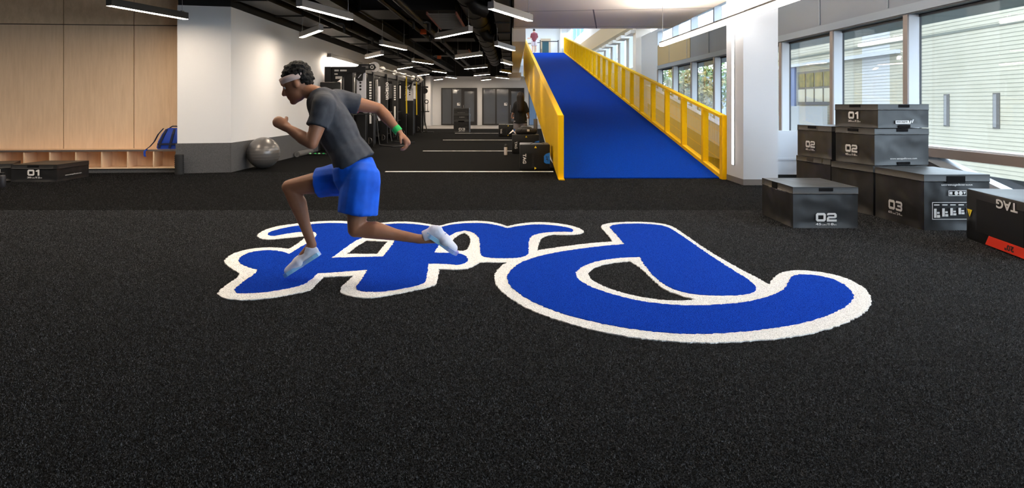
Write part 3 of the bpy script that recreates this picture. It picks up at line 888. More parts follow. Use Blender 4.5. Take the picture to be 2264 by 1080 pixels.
BLUE2 = cb_([(722, 112), (740, 102), (800, 95), (900, 94), (1000, 101), (1050, 114), (1100, 144), (1250, 250), (1400, 350), (1500, 410), (1545, 453), (1535, 475), (1480, 492), (1380, 498), (1250, 495), (1150, 484), (1060, 455), (1000, 415), (950, 368), (910, 312), (890, 280), (800, 283), (700, 293), (600, 318), (545, 350), (530, 378), (550, 410), (610, 446), (720, 486), (850, 521), (1000, 546), (1150, 555), (1300, 552), (1450, 540), (1580, 515), (1680, 475), (1710, 445), (1722, 412), (1745, 384), (1800, 378), (1880, 385), (1970, 405), (2040, 442), (2080, 490), (2078, 520), (2040, 560), (1960, 600), (1840, 640), (1700, 670), (1550, 691), (1400, 705), (1250, 712), (1100, 710), (950, 698), (800, 678), (650, 648), (500, 610), (380, 570), (280, 525), (205, 475), (165, 435), (152, 400), (165, 365), (210, 325), (280, 291), (400, 260), (560, 235), (700, 218), (808, 210), (780, 175), (740, 132)])
def turf_outline(px, fuzz=0.007):
    """photo pixels -> plan outline on the floor, softly rounded, with the ragged edge of cut pile"""
    P = [at_floor(x, y).xy for x, y in px]
    for _ in range(2):
        Q = []
        n = len(P)
        for i in range(n):
            a, b, c = P[i - 1], P[i], P[(i + 1) % n]
            u, v = (b - a), (c - b)
            if u.length < 1e-6 or v.length < 1e-6:
                continue
            if u.angle(v) < math.radians(52):
                Q += [b - u * 0.25, b + v * 0.25]
            else:
                Q.append(b)
        P = Q
    R = []
    n = len(P)
    for i in range(n):
        a, b = P[i], P[(i + 1) % n]
        k = max(1, int((b - a).length / 0.016))
        R += [a.lerp(b, j / k) for j in range(k)]
    rng = random.Random(3)
    return [V(p.x + rng.uniform(-fuzz, fuzz), p.y + rng.uniform(-fuzz, fuzz), 0) for p in R]
def inlay(name, m, loops, z, parent):
    mb = MB()
    L = [turf_outline(l) for l in loops]
    tri = tessellate_polygon(L)
    flat = [p for l in L for p in l]
    mb.add([p + V(0, 0, z) for p in flat], tri)
    o = 0
    for l in L:
        n = len(l)
        mb.add([p + V(0, 0, z) for p in l] + [p + V(0, 0, 0.002) for p in l], [(i, (i + 1) % n, n + (i + 1) % n, n + i) for i in range(n)])
    return mb.build(name, m, parent)
em = thing('turf_emblem', 'large blue and white script emblem inlaid in the black turf floor', 'emblem', (0.3, 6.0, 0.0))
inlay('white_outline', 'turf_white', [OUTER] + HOLES, 0.010, em)
inlay('letters', 'turf_blue', [BLUE1, BHOLE1], 0.014, em)
inlay('initial_letter', 'turf_blue', [BLUE2], 0.014, em)

# cut pile standing on the near turf: one mass of fibres per colour
import numpy as np
def plan(px):
    P = [at_floor(x, y).xy for x, y in px]
    for _ in range(2):
        Q = []
        n = len(P)
        for i in range(n):
            a, b, c = P[i - 1], P[i], P[(i + 1) % n]
            u, v = (b - a), (c - b)
            if u.length < 1e-6 or v.length < 1e-6:
                continue
            if u.angle(v) < math.radians(52):
                Q += [b - u * 0.25, b + v * 0.25]
            else:
                Q.append(b)
        P = Q
    return np.array([(p.x, p.y) for p in P])
def inside(poly, x, y):
    r = np.zeros(len(x), bool)
    n = len(poly)
    for i in range(n):
        x0, y0 = poly[i]
        x1, y1 = poly[(i + 1) % n]
        if y0 == y1:
            continue
        lo, hi = min(y0, y1), max(y0, y1)
        k = np.nonzero((y >= lo) & (y < hi))[0]
        xi = x0 + (y[k] - y0) * (x1 - x0) / (y1 - y0)
        r[k[x[k] < xi]] ^= True
    return r
rs = np.random.RandomState(5)
NB = 900000
by = rs.uniform(2.1, 8.68, NB)
bx_ = rs.uniform(-0.80, 0.80, NB) * by
k_ = (bx_ > -13) & (bx_ < 6.0)
bx_, by = bx_[k_], by[k_]
out_ = inside(plan(OUTER), bx_, by)
for h_ in HOLES:
    out_ &= ~inside(plan(h_), bx_, by)
blu = (inside(plan(BLUE1), bx_, by) & ~inside(plan(BHOLE1), bx_, by)) | inside(plan(BLUE2), bx_, by)
def pile(name, m, sel, parent, z0, hmin, hmax):
    x, y = bx_[sel], by[sel]
    n = len(x)
    a = rs.uniform(0, 2 * np.pi, n)
    wd = rs.uniform(0.0009, 0.0016, n) * (0.75 + 0.13 * y)
    h = rs.uniform(hmin, hmax, n)
    la = rs.uniform(0, 2 * np.pi, n)
    lean = rs.uniform(0.1, 0.9, n) * h
    V3 = np.empty((n, 3, 3), np.float32)
    V3[:, 0] = np.stack([x - np.cos(a) * wd, y - np.sin(a) * wd, np.full(n, z0)], 1)
    V3[:, 1] = np.stack([x + np.cos(a) * wd, y + np.sin(a) * wd, np.full(n, z0)], 1)
    V3[:, 2] = np.stack([x + np.cos(la) * lean, y + np.sin(la) * lean, z0 + h], 1)
    base = OFF[parent.name]
    V3 -= np.array(base[:], np.float32)
    me = bpy.data.meshes.new(name)
    me.vertices.add(3 * n)
    me.vertices.foreach_set('co', V3.ravel())
    me.loops.add(3 * n)
    me.loops.foreach_set('vertex_index', np.arange(3 * n, dtype=np.int32))
    me.polygons.add(n)
    me.polygons.foreach_set('loop_start', np.arange(0, 3 * n, 3, dtype=np.int32))
    me.update(calc_edges=True)
    me.materials.append(M[m])
    return place(name, me, parent, base, 'stuff')
pile('turf_pile', 'pile_black', ~out_, floor, 0.002, 0.004, 0.0085)
pile('blue_pile', 'pile_blue', blu, em, 0.0125, 0.003, 0.006)
pile('white_pile', 'pile_white', out_ & ~blu, em, 0.009, 0.003, 0.006)

by = rs.uniform(8.68, 13.6, 170000)
bx_ = rs.uniform(-0.78, 0.42, 170000) * by
k_ = (bx_ < 0.80) | (by < 12.4)
k_ &= bx_ < 4.2
bx_, by = bx_[k_], by[k_]
pile('turf_pile', 'pile_far', np.ones(len(bx_), bool), floor, 0.0, 0.005, 0.010)

# ================================================================== PENDANT LIGHTS
LZ = 2.95
LL = 1.80
def lamp_mesh():
    a = MB().box(-LL / 2, LL / 2, -0.055, 0.055, 0.002, 0.125)
    me1 = a.build('housing', 'lamp_body').data
    b = MB().box(-LL / 2 + 0.006, LL / 2 - 0.006, -0.049, 0.049, 0.0, 0.0025)
    me2 = b.build('diffuser', 'lamp_glow').data
    me3 = None
    d = MB().box(-0.03, 0.03, -0.02, 0.02, 0.125, 0.15)
    me4 = d.build('bracket', 'wire').data
    for o in list(C.objects):
        if o.data is not None and o.data in (me1, me2, me4):
            bpy.data.objects.remove(o)
    return me1, me2, me3, me4
LM = lamp_mesh()
LAMPS = [
    ((236, 12), (414.5, 43.5), 'dark linear pendant light in front of the plywood wall'),
    ((655, 13), (780, 45.5), 'large linear pendant light above the runner, pointing towards the far wall'),
    ((665, 84), (711, 67), 'short looking linear pendant light just below the large one above the runner'),
    ((1083.7, 19.4), (1173.5, 47.2), 'large linear pendant light at the edge of the white soffit'),
    ((962.4, 86), (1044, 69.4), 'linear pendant light under the red cable tray, tilted up to the right'),
    ((838, 98), (900, 111.7), 'linear pendant light above the silver rig wheel, sloping down to the right'),
    ((808.7, 129), (846.7, 120.7), 'linear pendant light close above the near end of the training rig'),
    ((911.5, 136), (957, 142.6), 'thin linear pendant light over the middle of the training rig'),
    ((1006, 130), (1066.7, 122), 'linear pendant light behind the one under the cable tray, tilted up to the right'),
    ((1094.8, 100.6), (1137.4, 113), 'second pendant light along the soffit edge, behind the largest'),
    ((1106, 137), (1134, 145), 'third pendant light along the soffit edge'),
    ((877.8, 153.3), (913, 148), 'linear pendant light over the rig, second of the row beside the left wall'),
    ((955, 157.4), (988, 162), 'small linear pendant light left of the middle aisle, sloping down to the right'),
    ((921, 168), (951, 164), 'linear pendant light over the far rig end, third in the row beside the left wall'),
    ((1026, 153.3), (1078.5, 148.7), 'linear pendant light in front of the farther red cable tray'),
    ((1045.7, 168), (1085.6, 164.4), 'linear pendant light right of the aisle, just behind the farther cable tray'),
    ((1106, 158.3), (1129, 162.4), 'fourth pendant light along the soffit edge, small'),
    ((984.6, 170.4), (1010, 173.5), 'small far pendant light above the left glazed front, sloping down to the right'),
    ((957.8, 178), (981, 175), 'small far pendant light at the corner of left wall and far wall'),
    ((1008, 179.6), (1026, 182.8), 'farthest small pendant light above the left glazed front'),
    ((1059.6, 178.7), (1090.7, 175), 'far pendant light above the gap between the two glazed fronts'),
    ((1095.7, 171.3), (1125.4, 174), 'far pendant light above the right glazed front'),
    ((1111.5, 179.6), (1125.4, 183), 'farthest small pendant light above the right glazed front'),
]
# what the wires hang from: the lowest service above them, else the deck
HANG = [(-5.45, -4.85, 11, 44, 3.42), (-3.65, -1.35, 16.2, 17.9, 3.60), (-3.65, -1.35, 24, 25.2, 3.70), (-3.65, -1.35, 31.5, 32.5, 3.65), (-0.42, -0.06, 12.5, 42, 3.45),
        (-1.25, -0.65, 12.5, 38, 3.53), (-4.05, -3.75, 11, 44, 3.50), (0.05, 4.85, -6, 21, 3.70), (0.0, 0.42, 21.0, 60.0, 3.3)]
for y in (19.3, 22.2, 27.0, 30.0, 34.5, 37.5, 40.5):
    HANG.append((-5.6, -0.02, y, y + 0.22, 4.15))
WM = {}
for i, (a, b, lab) in enumerate(LAMPS):
    A, B = at_floor(a[0], a[1], LZ), at_floor(b[0], b[1], LZ)
    m_ = (A + B) / 2
    d = B - A
    t = thing('pendant_light', lab, 'light', m_, 'linear pendant lights')
    t.rotation_euler = (0, 0, math.atan2(d.y, d.x))
    for nm, me, xs in (('housing', LM[0], (0,)), ('diffuser', LM[1], (0,)), ('wire', LM[2], (-0.8, 0.8)), ('bracket', LM[3], (-0.8, 0.8))):
        for x in xs:
            if nm == 'wire':
                q = m_ + d.normalized() * x
                ze = 4.6
                for (x0_, x1_, y0_, y1_, z_) in HANG:
                    if x0_ <= q.x <= x1_ and y0_ <= q.y <= y1_:
                        ze = min(ze, z_)
                if ze not in WM:
                    wm = MB().tube((0, 0, 0.14), (0, 0, ze - LZ + 0.002), 0.004, n=5).build('wire', 'wire')
                    WM[ze] = wm.data
                    bpy.data.objects.remove(wm)
                me = WM[ze]
            c = bpy.data.objects.new(nm, me)
            C.objects.link(c)
            c.parent = t
            c.location = (x, 0, 0)
    if i == 0:
        for c in t.children:
            if c.name.startswith('housing'):
                c.data = me = LM[0].copy()
                me.materials[0] = M['lamp_dark']
for (x, y, a, lab) in ((-11.2, 9.4, 0.2, 'added linear pendant light outside the picture at the far end of the plywood wall'), (-7.2, 9.0, 2.2, 'added linear pendant light outside the picture between plywood wall and column'), (-8.6, 9.6, 0.9, 'added linear pendant light outside the picture in front of the plywood wall bench'), (-5.0, 7.6, 1.2, 'added linear pendant light outside the picture above the open turf on the bench side'), (-1.9, 8.3, 0.3, 'added linear pendant light outside the picture above the emblem'), (-2.8, 5.7, 0.7, 'added linear pendant light outside the picture above the near edge of the emblem'), (-0.9, 5.4, 1.9, 'added linear pendant light outside the picture between camera and emblem')):  # unseen pendants added to brighten the emblem and plywood wall
    t = thing('pendant_light', lab, 'light', (x, y, LZ), 'linear pendant lights')
    t.rotation_euler = (0, 0, a)
    for nm, me, xs in (('housing', LM[0], (0,)), ('diffuser', LM[1], (0,)), ('wire', WM[4.6], (-0.8, 0.8)), ('bracket', LM[3], (-0.8, 0.8))):
        for xx in xs:
            c = bpy.data.objects.new(nm, me)
            C.objects.link(c)
            c.parent = t
            c.location = (xx, 0, 0)
# long continuous pendant along the window side
zA = 2.74
A, B = at_floor(1462, 103, zA), at_floor(1762, 0, zA)
d = (B - A).normalized()
B2 = B + d * 7.6  # unseen run added towards the camera to brighten emblem and boxes
n_ = V(-d.y, d.x, 0)
lp2 = thing('pendant_light', 'very long bright linear pendant light hung along the windows, passing before the white column', 'light', A, None)
L0 = (B2 - A).length
MB().obox(A - n_ * 0.05 + V(0, 0, 0.075), d * L0, n_ * 0.10, V(0, 0, 0.03)).build('housing', 'lamp_body', lp2)
cut = (at_floor(1674, 26, zA) - A).length
for a_, b_ in ((0.0, cut - 0.02), (cut + 0.02, L0)):
    MB().obox(A + d * a_ - n_ * 0.045, d * (b_ - a_), n_ * 0.09, V(0, 0, 0.078)).build('diffuser', 'lamp_cool', lp2)
MB().obox(A - n_ * 0.035 + V(0, 0, 0.1048), d * L0, n_ * 0.07, V(0, 0, 0.004)).build('added_uplight', 'soffit_fill', lp2)  # unseen glowing strip added on top to lighten the soffit
for s_ in (0.12, cut, L0 - 0.4):
    MB().tube(A + d * s_ + V(0, 0, 0.1), A + d * s_ + V(0, 0, 3.70 - zA), 0.005, n=5).build('wire', 'wire', lp2)
# wall washer behind the rig
ww_ = thing('wall_light', 'linear wall light washing the left wall behind the rig', 'light', (wl(20.6) + 0.22, 20.5, 2.76))
MB().hexa([(wl(20.5) + .14, 20.5, 2.78), (wl(20.5) + .26, 20.5, 2.78), (wl(25) + .26, 25, 2.78), (wl(25) + .14, 25, 2.78),
           (wl(20.5) + .14, 20.5, 2.90), (wl(20.5) + .26, 20.5, 2.90), (wl(25) + .26, 25, 2.90), (wl(25) + .14, 25, 2.90)]).build('housing', 'lamp_body', ww_)
MB().hexa([(wl(20.5) + .15, 20.52, 2.765), (wl(20.5) + .25, 20.52, 2.765), (wl(25) + .25, 24.98, 2.765), (wl(25) + .15, 24.98, 2.765),
           (wl(20.5) + .15, 20.52, 2.782), (wl(20.5) + .25, 20.52, 2.782), (wl(25) + .25, 24.98, 2.782), (wl(25) + .15, 24.98, 2.782)]).build('diffuser', 'lamp_glow', ww_)
for y in (21.0, 24.5):
    MB().box(wl(y), wl(y) + 0.15, y - 0.02, y + 0.02, 2.83, 2.87).build('bracket', 'lamp_body', ww_)

# ================================================================== BLACK CEILING SERVICES
def duct_rect(x0, x1, y0, y1, z0, z1, lab, ax='y'):
    t = thing('duct', lab, 'duct', ((x0 + x1) / 2, (y0 + y1) / 2, z0), 'black ceiling ducts')
    MB().box(x0, x1, y0, y1, z0, z1).build('duct_body', 'black_metal', t)
    k = y0 if ax == 'y' else x0
    e = y1 if ax == 'y' else x1
    while k < e:
        if ax == 'y':
            MB().box(x0 - 0.03, x1 + 0.03, k, k + 0.05, z0 - 0.03, z1 + 0.03).build('flange', 'black_metal', t)
        else:
            MB().box(k, k + 0.05, y0 - 0.03, y1 + 0.03, z0 - 0.03, z1 + 0.03).build('flange', 'black_metal', t)
        k += 2.4
    return t
duct_rect(-5.45, -4.85, 11.0, 44.0, 3.42, 3.95, 'long black rectangular duct running along the top of the left wall')
duct_rect(-3.65, -1.35, 16.2, 17.9, 3.60, 4.12, 'big black box duct crossing the ceiling above the red cable tray', 'x')
duct_rect(-3.65, -1.35, 24.0, 25.2, 3.70, 4.12, 'black box duct crossing the ceiling in the middle of the hall', 'x')
duct_rect(-3.65, -1.35, 31.5, 32.5, 3.65, 4.1, 'black box duct crossing the ceiling towards the far wall', 'x')
duct_rect(-0.42, -0.06, 12.5, 42.0, 3.45, 4.1, 'black rectangular duct running beside the white soffit')
t = thing('round_duct', 'black round spiral duct with ribs running down the hall ceiling', 'duct', (-0.95, 13.0, 3.85), 'black ceiling ducts')
MB().tube((-0.95, 12.5, 3.82), (-0.95, 38, 3.82), 0.30, n=20).build('duct_body', 'black_metal', t, smooth=True)
for k in range(12):
    MB().tube((-0.95, 13 + k * 2.1, 3.82), (-0.95, 13.06 + k * 2.1, 3.82), 0.32, n=20).build('rib', 'black_metal', t)
MB().path([(-0.95, 14.6, 3.70), (-0.75, 14.7, 3.45), (-0.56, 14.8, 3.40)], 0.17, 14).build('elbow', 'black_metal', t, smooth=True)
MB().path([(-0.95, 20.6, 3.70), (-0.75, 20.7, 3.40), (-0.55, 20.7, 3.36)], 0.15, 14).build('elbow', 'black_metal', t, smooth=True)
t = thing('beam', 'black steel beam running down the ceiling from above the runner', 'beam', (-3.9, 13, 3.5))
MB().box(-4.05, -3.75, 11, 44, 3.50, 3.53).build('flange', 'black_metal', t)
MB().box(-3.92, -3.88, 11, 44, 3.53, 3.78).build('web', 'black_metal', t)
MB().box(-4.05, -3.75, 11, 44, 3.78, 3.81).build('flange', 'black_metal', t)
for k, y in enumerate((19.3, 22.2, 27.0, 30.0, 34.5, 37.5, 40.5)):
    o = MB().box(-5.5, -0.04, y, y + 0.22, 4.15, 4.598).build('joist', 'black', at=(-2.8, y + .11, 4.15))
    tag(o, 'black ceiling joist crossing the hall, number %s from the near end' % ('one two three four five six seven'.split()[k]), 'joist', 'black ceiling joists')
for k, (x, z, r, lab) in enumerate(((-2.75, 3.55, 0.05, 'thin black sprinkler pipe under the ceiling, left of the cable tray'), (-2.35, 3.50, 0.07, 'thicker black pipe under the ceiling beside the sprinkler pipe'), (-4.55, 3.46, 0.04, 'thin black conduit beside the long wall duct'))):
    t = thing('pipe', lab, 'pipe', (x, 12, z), 'black ceiling pipes')
    MB().tube((x, 11.5, z), (x, 43, z), r, n=10).build('pipe_run', 'black_metal', t, smooth=True)
    for y in (17.6, 21.2, 26.0):
        MB().path([(x, y, z), (x + 0.16, y + 0.1, z), (x + 0.2, y + 0.1, z - 0.05), (x + 0.2, y + 0.1, z - 0.22)], r * 0.8, 8).build('drop', 'black_metal', t, smooth=True)
for (xa, ya, xb, yb, z, lab) in ((-2.05, 16.3, -1.35, 19.6, 3.50, 'red and grey ladder cable tray under the big box duct'), (-2.2, 26.5, -1.7, 29.5, 3.45, 'farther red ladder cable tray behind the first')):
    t = thing('cable_tray', lab, 'cable tray', (xa, ya, z), 'cable trays')
    for x in (xa, xb):
        MB().box(x, x + 0.03, ya, yb, z, z + 0.08).build('side_rail', 'tray', t)
    k = ya + 0.1
    while k < yb:
        MB().box(xa + 0.03, xb, k, k + 0.035, z + 0.02, z + 0.05).build('rung', 'wire', t)
        k += 0.28
    for x in (xa, xb + 0.02):
        MB().tube((x, (ya + yb) / 2, z + 0.08), (x, (ya + yb) / 2, 4.6), 0.008, n=5).build('hanger', 'wire', t)
for (px_c, py_c, lab) in ((936, 72, 'small orange junction box left under the cable tray'), (971, 128, 'small orange junction box farther back under the ceiling')):
    p = at_floor(px_c, py_c, 3.5)
    t = thing('junction_box', lab, 'box', p, 'orange junction boxes')
    MB().bbox(p.x - .09, p.x + .09, p.y - .05, p.y + .05, 3.45, 3.60, 0.01).build('housing', 'orange', t)
    MB().tube(p + V(0, 0, 0.1), (p.x, p.y, 4.6), 0.012, n=6).build('conduit', 'black_metal', t)

# ================================================================== CUBBY BENCH
bo = wa + wn_ * 0.0
be = thing('cubby_bench', 'long birch plywood bench with open cubbies along the plywood wall', 'bench', wa + wd_ * 2.0)
def bench_box(s0, s1, d0, d1, z0, z1):
    return MB().obox(wa + wd_ * s0 + wn_ * d0 + V(0, 0, z0), wd_ * (s1 - s0), wn_ * (d1 - d0), V(0, 0, z1 - z0))
BD = 0.43
S1 = 7.2
bench_box(-0.15, S1, 0.004, BD, 0.425, 0.46).build('seat', 'ply', be)
bench_box(-0.15, S1, BD, BD + 0.004, 0.425, 0.461).build('seat_edge', 'bench_top', be)
bench_box(-0.15, S1, 0.02, BD - 0.01, 0.085, 0.11).build('bottom_shelf', 'ply', be)
bench_box(-0.15, S1, 0.004, 0.02, 0.085, 0.425).build('back_panel', 'ply', be)
bench_box(-0.15, S1, 0.05, BD - 0.05, 0.0, 0.085).build('toe_kick', 'carpet_grey', be)
px = 339.0
def bench_s(pxx):
    k = (pxx - 1132.0) / F
    q = wa + wn_ * BD
    return (k * q.y - q.x) / (wd_.x - k * wd_.y)
k = 0
while bench_s(px) < S1:
    s_ = bench_s(px)
    bench_box(s_ - 0.012, s_ + 0.012, 0.02, BD - 0.01, 0.11, 0.425).build('divider', 'ply', be)
    px -= 57.4

# blue backpack on the bench
bp_s = bench_s(369)
bc = wa + wd_ * bp_s + wn_ * 0.24 + V(0, 0, 0.462)
bpk = thing('backpack', 'blue backpack with navy straps sitting on the cubby bench against the white column', 'backpack', bc)
def bpt(a, b, c):       # a along the bench (left +), b towards the camera, c up
    return bc + wd_ * a + wn_ * b + V(0, 0, c)
g = MB()
lo = [(0.22, 0.12), (0.22, -0.12), (-0.22, -0.12), (-0.22, 0.12)]
rings = [(0.0, 0.90, 0.9), (0.03, 1.0, 1.0), (0.15, 1.0, 1.05), (0.30, 0.86, 0.95), (0.39, 0.72, 0.75), (0.42, 0.55, 0.5)]
vs, fs = [], []
NS = 24
for (h, sa, sb) in rings:
    for k in range(NS):
        t_ = 2 * math.pi * k / NS
        ca1, sa1 = math.cos(t_), math.sin(t_)
        e = 0.45
        x = 0.26 * sa * math.copysign(abs(ca1) ** e, ca1)
        y = 0.13 * sb * math.copysign(abs(sa1) ** e, sa1)
        vs.append(bpt(x - 0.10 * h / 0.4 , y, h))
for i in range(len(rings) - 1):
    for k in range(NS):
        fs.append((i * NS + k, i * NS + (k + 1) % NS, (i + 1) * NS + (k + 1) % NS, (i + 1) * NS + k))
fs += [tuple(range(NS - 1, -1, -1)), tuple(range((len(rings) - 1) * NS, len(rings) * NS))]
g.add(vs, fs)
g.build('bag_body', 'bag_blue', bpk, smooth=True)
for sx in (0.17, -0.03, -0.17):
    MB().ribbon([bpt(sx, 0.142, 0.02), bpt(sx - 0.03, 0.15, 0.15), bpt(sx * 0.85 - 0.07, 0.14, 0.30), bpt(sx * 0.75 - 0.09, 0.10, 0.40)], 0.045, 0.008, tuple(wd_)).build('strap', 'strap', bpk)
MB().ribbon([bpt(0.12, 0.06, 0.41), bpt(0.20, 0.10, 0.30), bpt(0.27, 0.12, 0.15), bpt(0.34, 0.14, 0.06), bpt(0.39, 0.20, 0.005)], 0.05, 0.012, (0, 1, 0.2)).build('shoulder_strap', 'strap', bpk)
MB().ribbon([bpt(0.38, 0.20, 0.008), bpt(0.41, 0.222, -0.03), bpt(0.41, 0.225, -0.11), bpt(0.395, 0.222, -0.14)], 0.04, 0.006, tuple(wd_)).build('strap_tail', 'bag_blue', bpk)
MB().ribbon([bpt(0.20, 0.147, 0.10), bpt(0.0, 0.150, 0.105), bpt(-0.22, 0.147, 0.10)], 0.035, 0.006, (0, 0, 1)).build('band', 'strap', bpk)
MB().path([bpt(0.02, 0.0, 0.42), bpt(-0.04, 0.02, 0.455), bpt(-0.12, 0.02, 0.455), bpt(-0.18, 0.0, 0.42)], 0.012).build('grab_loop', 'strap', bpk, smooth=True)

# small things by the left column
p = at_floor(409, 383)
t = thing('foam_roller', 'black ribbed foam roller standing on end at the grey carpet base of the column', 'roller', (p.x, 13.25, 0))
MB().tube((p.x, 13.25, 0), (p.x, 13.25, 0.385), 0.078, n=24).build('foam_body', 'roller_black', t, smooth=True)
for k in range(9):
    MB().tube((p.x, 13.25, 0.02 + k * 0.04), (p.x, 13.25, 0.042 + k * 0.04), 0.084, n=24).build('ridge', 'roller_black', t, smooth=True)
bx = V(-5.25, 14.22, 0)
t = thing('exercise_ball', 'shiny silver grey exercise ball on the floor against the left wall', 'ball', (bx.x, bx.y + 0.2, 0))
bcx = V(bx.x, bx.y + 0.2, 0.335)
g = MB().ell(bcx, 0.335, 0.335, 0.33, 40, 28)
g.build('ball_skin', 'ball', t, smooth='all')
for h in (-0.12, -0.06, 0.0, 0.06, 0.12):
    r_ = math.sqrt(0.335 ** 2 - h ** 2) + 0.001
    MB().path([bcx + V(r_ * math.cos(a * math.pi / 24), r_ * math.sin(a * math.pi / 24), h) for a in range(49)], 0.0035, 5).build('rib', 'ball', t, smooth='all')
p = V(-5.545, 17.6, 0)
t = thing('foam_roller', 'grey foam roller lying along the left wall behind the exercise ball', 'roller', (p.x, p.y, 0))
a_, b_ = V(p.x, p.y, 0.072), V(p.x - 0.02, p.y + 1.3, 0.072)
MB().tube(a_, b_, 0.072, n=24).build('foam_body', 'roller_grey', t, smooth=True)
MB().tube(a_ + V(0, -0.004, 0), a_ + V(0, 0.01, 0), 0.058, n=24).build('end_ring', 'skirt', t)
MB().tube(a_ + V(0, -0.007, 0), a_, 0.045, n=24).build('end_core', 'roller_grey', t)
p = at_floor(699, 343.5)
t = thing('resistance_band', 'small black resistance band with green beads on the floor by the grey foam roller', 'band', (p.x, p.y, 0))
MB().path([V(p.x - 0.22, p.y, 0.03), V(p.x - 0.08, p.y + 0.05, 0.03), V(p.x + 0.1, p.y, 0.03), V(p.x + 0.26, p.y + 0.04, 0.03)], 0.022).build('band_cord', 'roller_black', t, smooth=True)
for k, dx in enumerate((-0.16, -0.02, 0.08, 0.2)):
    MB().ell((p.x + dx, p.y - 0.01, 0.045), 0.035, 0.02, 0.018, 10, 8).build('bead', 'green_light' if k % 2 == 0 else 'green', t, smooth='all')

